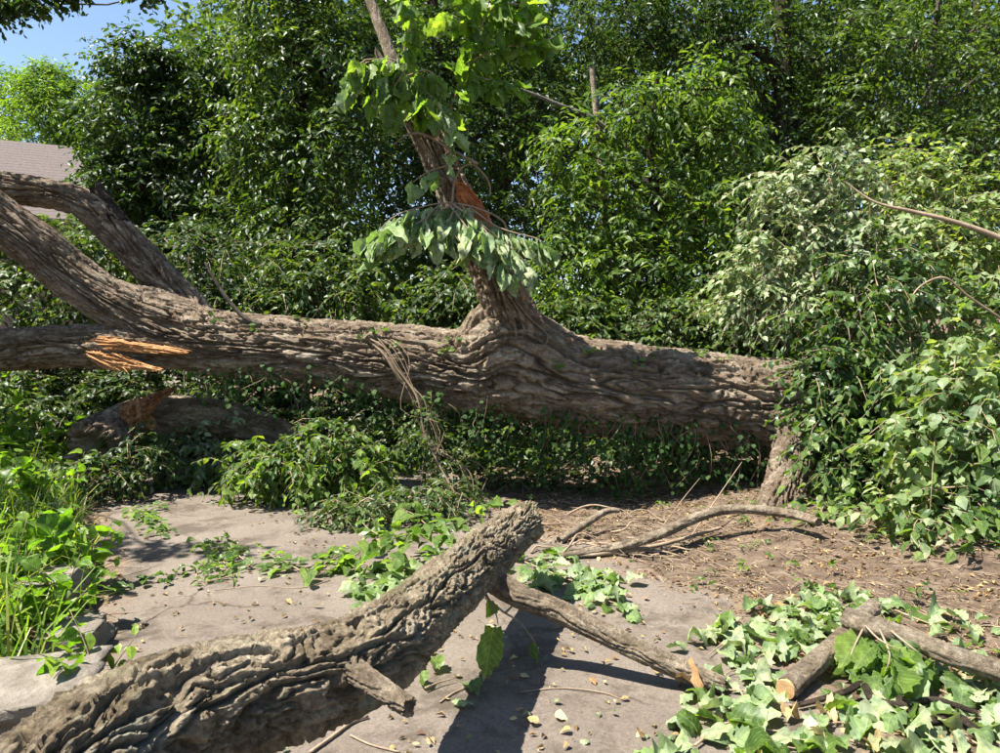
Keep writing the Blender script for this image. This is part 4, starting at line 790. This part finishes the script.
# shrubs behind and beneath the trunk
ru = np.random.default_rng(78); cl = []
for k in range(110):
    y = ru.uniform(8.6, 16); x = ru.uniform(-.78, .72) * y
    if path_l(y) - .1 < x < path_r(y) + .1 and y < 10: continue
    cl.append((x, y, H1(x, y) + .25, .5, .5, .32))
for k in range(46):
    y = ru.uniform(7.9, 9.6); x = ru.uniform(-1.2, 3.6); cl.append((x, y, H1(x, y) + .22, .4, .4, .3))
Pn, Xd, Up, S, tw = twig_field(cl, ru, 34, 7, .3, .14, .3); V, F = merge_leaves(leaf_low(.55), Pn, Xd, Up, S)
tag(link('undergrowth', mesh_np('undergrowth', V, [F], M['leaf_forest'])), 'leafy undergrowth covering the floor of the wood behind the trunk', 'undergrowth', None, 'stuff')
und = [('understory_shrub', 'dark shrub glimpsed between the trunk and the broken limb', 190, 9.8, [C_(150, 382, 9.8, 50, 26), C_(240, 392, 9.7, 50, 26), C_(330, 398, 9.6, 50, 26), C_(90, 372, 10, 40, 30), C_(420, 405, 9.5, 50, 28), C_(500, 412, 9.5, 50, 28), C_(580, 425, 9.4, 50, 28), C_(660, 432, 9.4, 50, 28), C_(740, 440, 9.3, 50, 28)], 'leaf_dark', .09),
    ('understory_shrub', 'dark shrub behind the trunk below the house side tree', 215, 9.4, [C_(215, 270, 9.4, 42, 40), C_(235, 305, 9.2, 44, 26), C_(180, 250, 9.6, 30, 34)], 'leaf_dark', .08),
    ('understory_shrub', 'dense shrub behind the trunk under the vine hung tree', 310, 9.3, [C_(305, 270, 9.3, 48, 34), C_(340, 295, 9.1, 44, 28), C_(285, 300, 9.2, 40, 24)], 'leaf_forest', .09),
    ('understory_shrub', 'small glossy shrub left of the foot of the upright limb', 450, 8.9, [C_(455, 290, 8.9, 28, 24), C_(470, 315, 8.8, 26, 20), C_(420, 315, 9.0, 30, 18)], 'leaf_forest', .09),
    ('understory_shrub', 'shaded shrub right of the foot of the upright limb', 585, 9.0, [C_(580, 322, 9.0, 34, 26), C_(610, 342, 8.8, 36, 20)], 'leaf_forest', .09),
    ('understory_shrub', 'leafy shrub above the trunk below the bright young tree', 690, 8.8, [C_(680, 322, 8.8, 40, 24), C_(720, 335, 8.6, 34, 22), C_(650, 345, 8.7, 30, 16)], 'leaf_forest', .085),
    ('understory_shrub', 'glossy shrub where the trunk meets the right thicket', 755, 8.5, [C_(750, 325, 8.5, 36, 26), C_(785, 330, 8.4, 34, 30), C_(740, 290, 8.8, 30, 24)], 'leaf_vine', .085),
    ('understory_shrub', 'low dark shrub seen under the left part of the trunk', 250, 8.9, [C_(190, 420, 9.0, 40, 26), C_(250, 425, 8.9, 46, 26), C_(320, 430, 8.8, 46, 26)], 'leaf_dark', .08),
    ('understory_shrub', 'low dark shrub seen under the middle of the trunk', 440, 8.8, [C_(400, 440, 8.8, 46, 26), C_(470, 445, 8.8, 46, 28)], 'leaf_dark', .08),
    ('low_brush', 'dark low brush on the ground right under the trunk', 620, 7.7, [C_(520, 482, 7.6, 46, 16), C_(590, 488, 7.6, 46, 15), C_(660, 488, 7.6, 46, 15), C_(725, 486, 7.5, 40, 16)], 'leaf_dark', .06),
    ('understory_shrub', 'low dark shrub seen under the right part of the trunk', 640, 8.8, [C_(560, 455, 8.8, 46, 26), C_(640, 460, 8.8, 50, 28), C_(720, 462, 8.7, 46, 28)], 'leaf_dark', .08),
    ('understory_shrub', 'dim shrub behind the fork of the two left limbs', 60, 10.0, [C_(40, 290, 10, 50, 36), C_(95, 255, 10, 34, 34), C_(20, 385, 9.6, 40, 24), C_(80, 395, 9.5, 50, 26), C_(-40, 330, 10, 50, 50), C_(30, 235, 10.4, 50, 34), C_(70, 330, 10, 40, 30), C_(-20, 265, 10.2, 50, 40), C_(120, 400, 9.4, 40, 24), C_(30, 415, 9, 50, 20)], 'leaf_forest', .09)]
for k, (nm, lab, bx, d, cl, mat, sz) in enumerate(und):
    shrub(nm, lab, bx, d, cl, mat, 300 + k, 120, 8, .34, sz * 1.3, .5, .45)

# ------------------------------------------------------------------ the thicket at right
shrub('pale_shrub', 'arching shrub with pale silvery sunlit leaves above the trunk at right', 860, 7.8, [C_(830, 165, 7.7, 40, 26), C_(790, 190, 7.6, 34, 24), C_(845, 205, 7.6, 46, 30), C_(790, 235, 7.5, 46, 28), C_(760, 268, 7.4, 38, 24), C_(835, 265, 7.4, 50, 34), C_(750, 300, 7.5, 24, 16), C_(880, 240, 7.3, 44, 34), C_(800, 300, 7.3, 44, 26), C_(890, 300, 7.1, 44, 34)], 'leaf_pale', 401, 66, 8, .36, .10, .55, .45, 150, [leaf_mesh('leaf', leaf_ovate(0.5 + 0.07 * k, 0.1 + 0.22 * k, 0.08 + 0.12 * k, k), M['o_silver']) for k in range(4)])
shrub('vine_thicket', 'green vine tangle smothering the butt of the fallen trunk', 860, 6.6, [C_(850, 330, 6.7, 46, 36), C_(832, 372, 6.5, 32, 30), C_(832, 430, 6.3, 26, 30), C_(850, 395, 6.4, 30, 34), C_(880, 400, 6.4, 46, 50), C_(858, 450, 6.2, 30, 40), C_(880, 490, 6.0, 48, 44), C_(856, 520, 6.0, 24, 34), C_(880, 280, 6.9, 50, 40)], 'leaf_vine', 402, 75, 8, .36, .105, .62, .5, 200, OVAL['o_vine'])
shrub('leafy_shrub', 'tall sunlit shrub at the right edge behind the bare leaning stem', 970, 7.6, [C_(930, 190, 7.8, 40, 36), C_(985, 205, 7.6, 42, 40), C_(920, 250, 7.5, 46, 36), C_(975, 270, 7.3, 46, 40), C_(1030, 240, 7.4, 46, 50), C_(900, 175, 8.0, 26, 40), C_(955, 320, 7.1, 50, 36)], 'leaf_mid', 403, 75, 8, .36, .105, .5, .35, 150, OVAL['o_leaf'])
shrub('vine_thicket', 'bright heart leaved vines spilling down at the right edge', 960, 5.6, [C_(960, 365, 5.8, 44, 36), C_(985, 410, 5.5, 46, 46), C_(930, 440, 5.5, 44, 44), C_(980, 490, 5.2, 46, 48), C_(925, 520, 5.2, 46, 44), C_(1040, 430, 5.3, 46, 70), C_(1000, 550, 5.0, 44, 40)], 'leaf_mid', 404, 62, 8, .36, .115, .68, .5, 220, OVAL['o_vine'] + OVAL['o_pale'][:1])
shrub('ground_vine', 'low bright green vine around the root stub', 815, 5.6, [C_(826, 520, 5.7, 24, 20), C_(800, 548, 5.5, 24, 18), C_(830, 565, 5.3, 30, 18), C_(850, 540, 5.5, 28, 24)], 'leaf_bright', 405, 40, 8, .25, .085, .62, .4, 90, OVAL['o_vine'], stem_r=.005)
shrub('ground_vine', 'dark low vine at the foot of the right thicket', 910, 4.9, [C_(880, 585, 4.9, 34, 16), C_(930, 580, 4.9, 40, 22), C_(975, 590, 4.8, 40, 26)], 'leaf_vine', 406, 40, 8, .22, .065, .6, .4, 60, OVAL['o_vine'], stem_r=.005)
stick('leaning_stem', 'bare brown stem leaning out of the thicket at right', [(*P(1120, 330, 6.2), .03), (*P(1050, 262, 6.3), .026), (*P(1000, 238, 6.4), .024), (*P(955, 222, 6.5), .02), (*P(915, 212, 6.6), .017), (*P(875, 202, 6.7), .011), (*P(845, 182, 6.8), .006)], 'twig', 411, 0.03, 12, 0.002, cat='stem')
stick('leaning_stem', 'thin crooked bare stem below the long leaning stem', [(*P(1040, 345, 6.2), .012), (*P(1000, 318, 6.2), .011), (*P(968, 296, 6.2), .010), (*P(945, 278, 6.2), .009), (*P(922, 285, 6.15), .007), (*P(908, 302, 6.1), .004)], 'twig', 412, 0.03, 8, 0.002, cat='stem')

# ------------------------------------------------------------------ ivy and hanging vine stems on the trunk
tc, tu = catmull(trunk_pts, 400)
def trunk_at(x):
    i = int(np.argmin(np.abs(tc[:, 0] - x))); return tc[i]
def ivy(name, label, px0, px1, n, drop, seed, size=0.05, group=None):
    r_ = np.random.default_rng(seed); x0, x1 = (px0 - 500) / FPX * 7.2, (px1 - 500) / FPX * 7.2
    c = trunk_at((x0 + x1) / 2); t = thing(name, label, 'vine', (c[0], c[1], c[2] - c[3]), group)
    mb = MB(); Ps, Xs, Us, Ss = [], [], [], []
    for k in range(n):
        x = x0 + (x1 - x0) * r_.random(); c = trunk_at(x); a = r_.uniform(0.45, 1.4)  # from the front face to under the trunk
        y = c[1] - math.cos(a) * c[3] * 1.02; z = c[2] - math.sin(a) * c[3] * 1.02; ln = drop * (0.35 + 0.9 * r_.random()); lw = max(0.05, z - ln)
        pts = [(x, y + .04, z + .06, .004), (x + r_.normal(0, .03), y - .04, z - .1 * ln, .004), (x + r_.normal(0, .07), y - .05 + r_.normal(0, .04), (z + lw) / 2, .0035), (x + r_.normal(0, .12), y - .03 + r_.normal(0, .08), lw, .002)]
        V, F = tube(pts, 8, 4); mb.add(V, F); cc, _ = catmull(pts, 30); m = int(9 + 26 * ln)
        ii = r_.integers(3, 30, m); sp = sphere_pts(r_, m); Ps.append(cc[ii, :3] + sp * 0.05); Xs.append(norm(sp * np.array([1, .7, .3]) + np.array([0, -.25, -.7]))); Us.append(np.array([0, -.6, .6]) + .5 * r_.standard_normal((m, 3))); Ss.append(size * (.6 + .7 * r_.random(m)))
    mb.build('stems', M['vine'], t, True); Ps, Xs, Us, Ss = map(np.concatenate, (Ps, Xs, Us, Ss))
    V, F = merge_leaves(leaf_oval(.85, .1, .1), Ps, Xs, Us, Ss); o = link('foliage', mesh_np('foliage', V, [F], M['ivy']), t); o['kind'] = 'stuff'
ivy('hanging_ivy', 'sparse ivy strands hanging under the trunk left of the vine ropes', 200, 390, 30, .30, 501)
ivy('hanging_ivy', 'ivy curtain under the trunk right of the vine ropes', 420, 540, 30, .50, 502)
ivy('hanging_ivy', 'dense dark ivy curtain hanging below the middle of the trunk', 540, 650, 40, .55, 503)
ivy('hanging_ivy', 'dense ivy curtain hanging below the trunk beside the root stub', 650, 755, 38, .6, 504)
it = thing('trunk_ivy', 'little green ivy sprigs scattered along the top of the trunk', 'vine', tc[150, :3] + np.array([0, 0, tc[150, 3]]))
ri = np.random.default_rng(515); Ps, Xs, Us, Ss = [], [], [], []; mbi = MB()
for k in range(46):
    c = tc[int(ri.integers(20, 250))]; a = ri.uniform(-.9, .9) - .25; nrm = np.array([0, math.sin(a), math.cos(a)]); p0 = c[:3] + nrm * c[3] * 1.0; dx_ = ri.normal(0, .12)
    V, F = tube([(*p0, .004), (*(p0 + nrm * .05 + [dx_ * .5, 0, 0]), .003), (*(p0 + nrm * .04 + [dx_, -.03, 0]), .002)], 5, 4); mbi.add(V, F); m = int(ri.integers(3, 9)); f = ri.random((m, 1))
    Ps.append(p0 + nrm * .05 + f * np.array([dx_, -.03, 0]) + ri.normal(0, .025, (m, 3))); Xs.append(ri.standard_normal((m, 3)) * [1, 1, .4]); Us.append(nrm + .5 * ri.standard_normal((m, 3))); Ss.append(ri.uniform(.035, .075, m))
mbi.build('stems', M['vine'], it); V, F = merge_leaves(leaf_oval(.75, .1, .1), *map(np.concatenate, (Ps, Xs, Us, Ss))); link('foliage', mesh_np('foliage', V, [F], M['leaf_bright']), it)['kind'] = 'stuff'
vr = thing('hanging_vine', 'bare vine stems looped over the trunk and trailing to the ground', 'vine', P(450, 520, 6.5))
r8 = np.random.default_rng(88)
for k in range(11):
    o = r8.normal(0, 7, 2); z = r8.normal(0, .05)
    rows = [(372 + o[0] * 2, 332 + abs(o[1]), 7.05), (388 + o[0], 350 + o[1], 6.88), (402 + o[0], 372 + o[1], 6.82), (418 + o[1] + r8.normal(0, 6), 402 + o[0], 6.75 + z), (432 + o[0] * 1.5, 436 + o[1], 6.7 + z), (452 + o[1] * 2 + r8.normal(0, 8), 474 + o[0], 6.6 + z), (474 + o[0] * 2, 512 + o[1], 6.45 + z)]
    V, F = tube([(*P(*q), (.009 if k < 2 else .0038) * (1 + .3 * r8.random())) for q in rows], 26, 6, .2); link('stem', mesh_np('stem', V, F, M['vine'], True), vr)
c_ = [C_(425, 425, 6.72, 22, 26), C_(450, 465, 6.6, 24, 26), C_(465, 495, 6.5, 22, 18)]
Pn, Xd, Up, S, tw = twig_field(c_, r8, 26, 7, .2, .055, .5); mbv = MB(); twigs_mesh(mbv, tw, .003); mbv.build('side_twigs', M['vine'], vr)
V, F = merge_leaves(leaf_oval(.7), Pn, Xd, Up, S); o = link('foliage', mesh_np('foliage', V, [F], M['leaf_forest']), vr); o['kind'] = 'stuff'
for k, rows in enumerate([[(515, 300), (530, 318), (548, 336), (540, 352)], [(505, 352), (525, 345), (548, 338), (560, 330)]]):
    V, F = tube([(*P(a, b, 6.72 + .12 * (k == 1)), .006) for a, b in rows], 16, 5, .2); link('stem', mesh_np('stem', V, F, M['vine'], True), vr)
sn = tag(link('bare_snag', mesh_np('bare_snag', *tube([(*P(a, b, 7.12), r) for a, b, r in ((262, 325, .02), (245, 318, .022), (228, 300, .02), (212, 275, .014), (205, 262, .007))], 20, 7, .15), M['bark_grey'], True)), 'pale bare snapped twig standing on top of the left trunk', 'twig')

# ------------------------------------------------------------------ fallen leafy branches on the ground
def gpt(px, py, up=0.03):
    g = G(px, py, 0); g = G(px, py, GZ(g[0], g[1]) + up); return g
def litter_branch(name, label, twigs, kinds, n_per_m, size, seed, hang=0.0, r0=0.006, spread=.9, upj=.24, lift=.02, face=0.0):
    r_ = np.random.default_rng(seed); tws = [[gpt(a, b, (c[0] if c else lift)) for a, b, *c in t] for t in twigs]
    return leafy(name, tws, None, kinds, n_per_m, size, r_, hang, r0=r0, upj=upj, spread=spread, start=.05, label=label, cat='leafy branch', face=face, flat=hang < .5)
DED = [leaf_mesh('leaf', leaf_lobed(440 + k, 24, 0.9 + .3 * k, .7), M['o_dead']) for k in range(2)]; PAL = LOB['o_pale'] + [leaf_mesh('leaf', leaf_lobed(400 + k, 24, 0.9 + .25 * k, .75), M['o_pale']) for k in range(4)]; GRN = LOB['o_leaf']; WIL = LOB['o_wilt'] + [leaf_mesh('leaf', leaf_lobed(420 + k, 24, 0.9 + .25 * k, .7), M['o_wilt']) for k in range(3)]
litter_branch('leafy_branch', 'heap of upturned pale leaves left of the short cut branch', [[(700, 640), (735, 630), (765, 622), (800, 618)], [(735, 632), (720, 645), (708, 655)], [(760, 625), (790, 640), (812, 652)], [(770, 620), (800, 606), (840, 604)], [(790, 632), (770, 648), (755, 660)]], PAL * 2 + GRN[:4] + WIL * 2 + DED[:1], 36, 0.13, 601)
litter_branch('leafy_branch', 'pale wilted leaves spread behind the two cut branches', [[(800, 640), (825, 622), (850, 606), (878, 598)], [(820, 625), (835, 640), (850, 655)], [(845, 606), (865, 600), (885, 606)], [(800, 622), (812, 606), (830, 596)]], PAL * 2 + WIL * 2 + GRN[:2] + DED[:1], 32, 0.12, 602)
litter_branch('leafy_branch', 'pale crumpled leaves beside the tip of the propping branch', [[(705, 680), (730, 690), (760, 688), (782, 676)], [(735, 690), (725, 675), (740, 668)], [(740, 690), (750, 705), (775, 712)], [(720, 690), (735, 712), (760, 725)]], PAL * 2 + WIL, 30, 0.12, 603)
litter_branch('leafy_branch', 'green leafed branch along the bottom edge right of centre', [[(695, 745), (730, 722), (770, 730), (815, 735)], [(720, 722), (705, 712), (712, 700)], [(760, 730), (780, 745), (810, 750)], [(800, 735), (840, 722), (880, 735)], [(740, 735), (735, 750), (760, 765)], [(690, 755), (670, 752), (655, 758)]], GRN * 2 + PAL + WIL + DED, 30, 0.14, 604)
litter_branch('leafy_branch', 'large green leaves drooping under the grey cut branch', [[(862, 622, .20), (880, 640, .22), (900, 650, .20)], [(880, 630, .22), (890, 655, .18), (885, 672, .14)], [(890, 630, .22), (915, 650, .18), (935, 665, .12)], [(865, 625, .2), (855, 645, .16), (848, 662, .1)]], GRN * 2 + WIL[:2], 34, .19, 605, hang=.7, face=.4)
litter_branch('leafy_branch', 'wilted pale and green leaves heaped in the right bottom corner', [[(840, 715), (880, 705), (930, 720), (985, 742)], [(900, 715), (915, 735), (905, 755)], [(940, 690), (965, 700), (995, 700)], [(950, 725), (985, 715), (1020, 725)], [(925, 690), (950, 675), (985, 680)], [(960, 735), (1000, 755), (1030, 770)], [(850, 740), (890, 750), (930, 745)], [(990, 660), (1010, 690), (1040, 700)]], PAL * 2 + WIL * 2 + GRN[:3] + DED, 32, 0.14, 606)
litter_branch('leafy_branch', 'pale wilted leaves beyond the long cut branch at right', [[(895, 610), (920, 620), (950, 630)], [(950, 640), (975, 650), (1000, 650)], [(965, 635), (985, 625), (1010, 630)]], PAL + GRN, 28, 0.12, 607)
litter_branch('leafy_branch', 'curled pale green leaves lying right of the far end of the log', [[(525, 562), (550, 572), (575, 582), (600, 592)], [(545, 572), (535, 585), (548, 595)], [(565, 578), (595, 580), (622, 584)], [(580, 588), (605, 600), (630, 606)], [(525, 560), (540, 556), (560, 556)]], WIL * 2 + PAL + GRN[:2], 50, 0.115, 608)
litter_branch('leafy_branch', 'fresh green leafy branch lying left of the log in sun', [[(470, 520, .25), (430, 528, .22), (390, 540, .2), (350, 555, .12)], [(430, 528, .22), (415, 515, .28), (400, 508, .32)], [(420, 530, .2), (400, 550, .15), (385, 570, .08)], [(450, 525, .22), (435, 545, .16), (425, 565, .1)], [(390, 540, .2), (370, 530, .24), (362, 522, .26)], [(360, 552, .1), (338, 565, .06), (318, 575, .04)], [(470, 515, .25), (485, 505, .3), (500, 503, .3)]], OVAL['o_leaf'] + OVAL['o_vine'] + GRN[:2], 38, .125, 609, hang=.3)
litter_branch('leafy_branch', 'pale fanned leaves lying flat against the left side of the log', [[(425, 580), (400, 592), (370, 603)], [(415, 580), (385, 588), (352, 585)], [(430, 575), (410, 570), (385, 572)]], PAL[:4] + WIL, 42, .15, 610)
litter_branch('leafy_branch', 'long trailing leafy twig with round leaves on the left of the path', [[(365, 562), (320, 570), (270, 568), (232, 562)], [(300, 570), (280, 560), (262, 552)], [(250, 565), (232, 550), (222, 545)], [(320, 568), (335, 555), (350, 548)]], OVAL['o_vine'] + GRN[:1], 26, .10, 611, hang=.1)
litter_branch('leafy_branch', 'small dark shrivelled twig of leaves on the sunlit path at left', [[(235, 575), (222, 560), (212, 548), (208, 540)], [(225, 570), (205, 565), (185, 572), (165, 575)], [(235, 575), (215, 580), (198, 583)]], [leaf_mesh('leaf', leaf_lobed(300 + k, 16, 1.2, .5, .03), M['o_vine']) for k in range(3)], 60, .075, 612, hang=.35)
litter_branch('leafy_branch', 'single crumpled green leaf sprig near the log shadow', [[(425, 688), (440, 682), (455, 678)]], GRN[:2] + WIL[:2], 34, .12, 613)
litter_branch('leafy_branch', 'dark sprig with leaves lying on the path left of the stone', [[(130, 510), (150, 522), (160, 535)], [(140, 515), (155, 508), (165, 505)], [(110, 590), (135, 582), (155, 585)]], OVAL['o_vine'], 46, .08, 614)
r9 = np.random.default_rng(99)
# leaf heap under the trunk at left: bright leafy brushwood
shrub('fallen_bough', 'sunlit leafy bough lying under the trunk left of the vine ropes', 310, 7.0, [C_(330, 445, 6.9, 40, 30), C_(290, 470, 6.7, 36, 22), C_(255, 465, 6.9, 30, 24), C_(350, 470, 6.7, 30, 20)], 'leaf_bright', 621, 70, 9, .3, .105, .5, .5, 140, OVAL['o_leaf'], cat='leafy branch')
shrub('fallen_bough', 'pale wilted bough in the gap under the left trunk', 190, 8.0, [C_(180, 430, 7.9, 40, 22), C_(225, 425, 7.9, 36, 20), C_(170, 455, 7.6, 34, 18), C_(215, 458, 7.5, 30, 16)], 'leaf_pale', 622, 60, 9, .3, .10, .5, .5, 60, OVAL['o_leaf'], cat='leafy branch')
shrub('fallen_bough', 'dark leafy bough on the shaded ground behind the log end', 400, 6.2, [C_(395, 505, 6.1, 44, 20), C_(350, 510, 6.0, 36, 14), C_(440, 500, 6.1, 36, 18)], 'leaf_forest', 623, 60, 9, .26, .08, .5, .5, 0, cat='leafy branch')
shrub('fallen_bough', 'shaded leafy bough below the broken hollow limb end', 110, 7.0, [C_(130, 455, 7.0, 34, 24), C_(95, 470, 6.8, 30, 18)], 'leaf_dark', 624, 60, 9, .28, .09, .5, .5, 0, cat='leafy branch')

# ------------------------------------------------------------------ weeds and grass on the left bank
def weed(label, px, py, h, n, size, seed, spread=.3):
    r_ = np.random.default_rng(seed); g = G(px, py, 0.2); z = H1(g[0], g[1]); base = np.array([g[0], g[1], z - 0.02])
    tw = []
    for k in range(n):
        a = r_.uniform(0, TAU); rr = spread * (0.3 + .7 * r_.random()); hh = h * (.6 + .5 * r_.random())
        tip = base + np.array([rr * math.cos(a), rr * math.sin(a), hh]); mid = base + (tip - base) * .5 + np.array([0, 0, .1 * hh]) - np.array([rr * math.cos(a), rr * math.sin(a), 0]) * .2; tw.append([base, mid, tip])
    o = leafy('weed', tw, None, OVAL['o_weed'], 28, size * 1.2, r_, .12, mat='vine', r0=.005, upj=.4, start=.3, label=label, cat='weed')
    return o
wl_ = [('bright broad leaved weed at the left edge above the grass', 10, 470, .75, 7, 0.104), ('yellow green weed with large leaf beside the grass tuft', 45, 560, .50, 6, 0.118), ('sunlit weed low at left edge near the limestone block', 8, 610, .40, 6, 0.096), ('toothed leaved seedling growing against the limestone block', 98, 668, .42, 4, 0.074), ('tall bright weed in front of the lower left limb', 20, 440, 1.0, 5, 0.111), ('small weed between path edge and grass at left', 88, 560, .38, 4, 0.081), ('weed with ragged leaves on top of the bank at left', -10, 540, .75, 7, 0.104), ('slim weed by the shaded path corner at left', 70, 490, .5, 5, 0.089), ('leafy weed in the middle of the left bank', 40, 505, .6, 6, 0.111), ('weed with pointed leaves hanging over the edging stone', 60, 600, .45, 5, 0.096), ('low weed at the left edge over the stones', 15, 575, .5, 6, 0.111), ('far weed in sun under the lower left limb', 60, 455, .6, 6, 0.096)]
for k, (lab, a, b, h, n, s) in enumerate(wl_): weed(lab, a, b, h, n, s, 700 + k)
def blades(mb, r_, n, x0, x1, y0, y1, h0, h1, left=True):
    x = r_.uniform(x0, x1, n); y = r_.uniform(y0, y1, n); ok = x < path_l(y) - 0.02 - 0.12 * r_.random(n); x, y = x[ok], y[ok]; n = len(x)
    b = np.stack([x, y, H(x, y) - 0.01], 1); a = r_.uniform(0, TAU, n); d = np.stack([np.cos(a), np.sin(a), a * 0], 1); s = np.stack([-np.sin(a), np.cos(a), a * 0], 1)
    h = r_.uniform(h0, h1, n)[:, None]; w = 0.0045 * (0.7 + r_.random((n, 1))); up = np.array([0, 0, 1.0]); lean = r_.uniform(.15, .9, (n, 1))
    V = [b - s * w, b + s * w]
    for t, k in ((.45, .9), (.8, .6)):
        c = b + up * h * (t - .35 * lean * t * t) + d * h * lean * t * t; V += [c - s * w * k, c + s * w * k]
    V.append(b + up * h * (1 - .55 * lean) + d * h * lean * 1.1)
    V = np.stack(V, 1); F4 = np.array([[0, 1, 3, 2], [2, 3, 5, 4]])[None] + (np.arange(n) * 7)[:, None, None]; F3 = np.array([[4, 5, 6]])[None] + (np.arange(n) * 7)[:, None, None]
    mb.add(V.reshape(-1, 3), [F4.reshape(-1, 4), F3.reshape(-1, 3)])
gm = MB(); blades(gm, r9, 3000, -4.6, -1.9, 3.0, 6.2, .15, .62); blades(gm, r9, 2500, -7, -3, 5.5, 9.5, .15, .5); blades(gm, r9, 500, -3.2, -1.8, 2.2, 3.6, .06, .25)
tag(gm.build('grass', M['grass']), 'long arching grass growing on the bank at left of the path', 'grass', None, 'stuff')
cl = []
for k in range(95):
    y = r9.uniform(3.2, 8.5); x = path_l(y) - r9.uniform(.15, 2.6); cl.append((x, y, H1(x, y) + .12, .2, .2, .14))
Pn, Xd, Up, S, tw = twig_field(cl, r9, 18, 7, .18, .075, .3)
V, F = merge_leaves(leaf_oval(.6), Pn, Xd, Up, S); tag(link('ground_cover', mesh_np('ground_cover', V, [F], M['leaf_bright'])), 'small leaved green ground cover on the left bank', 'ground cover', None, 'stuff')

# ------------------------------------------------------------------ leaf litter
for k in range(120):                      # single dry leaves on the path, large enough to pick out
    px, py = r9.uniform(120, 720), 540 + 213 * r9.random()**.7; g = G(px, py, 0)
    if not (path_l(g[1]) + .1 < g[0] < path_r(g[1]) + .1): continue
    o = bpy.data.objects.new('dead_leaf', OVAL['o_dead'][k % 4] if k % 3 else LOB['o_pale'][k % 6]); COL.objects.link(o)
    s = r9.uniform(.025, .06); o.scale = (s, s, s); o.location = (g[0], g[1], GZ(g[0], g[1]) + .014); o.rotation_euler = (r9.normal(0, .25), r9.normal(0, .25), r9.uniform(0, TAU))
    tag(o, 'small dry yellowish leaf scattered on the grey path', 'leaf', 'dry leaves scattered on the path')
n = 15000; x = r9.uniform(-5, 6, n); y = r9.uniform(2.2, 8.5, n)**1.0
onp = (x > path_l(y) + .1) & (x < path_r(y) - .15); keep = (~onp | (r9.random(n) < .30)) & (fbm(x * 1.6, y * 1.6, None, 71, 3) > r9.uniform(-.45, .25, n)); x, y = x[keep], y[keep]; n = len(x)
z = np.maximum(H(x, y), np.where((x > path_l(y)) & (x < path_r(y)), .006, -1)) + .008
a = r9.uniform(0, TAU, n); V, F = merge_leaves(leaf_low(.5, .5, .1), np.stack([x, y, z], 1), np.stack([np.cos(a), np.sin(a), .15 * r9.standard_normal(n)], 1), np.array([0, 0, 1.0]) + .35 * r9.standard_normal((n, 3)), r9.uniform(.012, .05, n))
n2 = 16000; x = r9.uniform(.2, 4.6, n2); y = r9.uniform(2.6, 7.2, n2); ok = (x > path_r(y) - .5 * r9.random(n2)**2) & (fbm(x * 2.2, y * 2.2, None, 72, 3) > r9.uniform(-.5, .25, n2)); x, y = x[ok], y[ok]; n2 = len(x); a = r9.uniform(0, TAU, n2)
V2, F2 = merge_leaves(leaf_low(.45, .5, .1), np.stack([x, y, np.maximum(H(x, y), np.where(x < path_r(y) + .1, .008, -1)) + .006], 1), np.stack([np.cos(a), np.sin(a), .2 * r9.standard_normal(n2)], 1), np.array([0, 0, 1.0]) + .5 * r9.standard_normal((n2, 3)), np.clip(r9.lognormal(-4.0, .55, n2), .006, .09))
F = np.vstack([F, F2 + len(V)]); V = np.vstack([V, V2])
tag(link('leaf_litter', mesh_np('leaf_litter', V, [F], M['litter'])), 'brown leaf litter and chips strewn over the bare earth', 'leaf litter', None, 'stuff')
n = 2600; x = r9.uniform(0.2, 4.5, n); y = r9.uniform(3.3, 7.2, n); ok = x > path_r(y) - .25; x, y = x[ok], y[ok]; n = len(x); a = r9.uniform(0, TAU, n); ln = r9.uniform(.03, .12, n)[:, None]
c0 = np.stack([x, y, H(x, y) + .01], 1); dd = np.stack([np.cos(a), np.sin(a), .1 * r9.standard_normal(n)], 1)
mb = MB(); twigs_mesh(mb, np.stack([c0 - dd * ln, c0 + .15 * ln * np.stack([-np.sin(a), np.cos(a), a * 0 + .3], 1), c0 + dd * ln], 1), .0028)
cl = []
for k in range(34):
    y = r9.uniform(3.9, 6.9); x = path_r(y) + r9.uniform(.1, 2.2); cl.append((x, y, H1(x, y) + .03, .12, .12, .03))
Pn, Xd, Up, S, tw = twig_field(cl, r9, 5, 5, .1, .05, .2); Vg, Fg = merge_leaves(leaf_oval(.55), Pn, Xd, Up, S)
tag(link('ground_seedlings', mesh_np('ground_seedlings', Vg, [Fg], M['leaf_bright'])), 'tiny green seedlings dotted over the bare earth', 'seedlings', None, 'stuff')
tag(mb.build('twig_litter', M['twig']), 'broken twig litter strewn over the bare earth right of the path', 'twig litter', None, 'stuff')
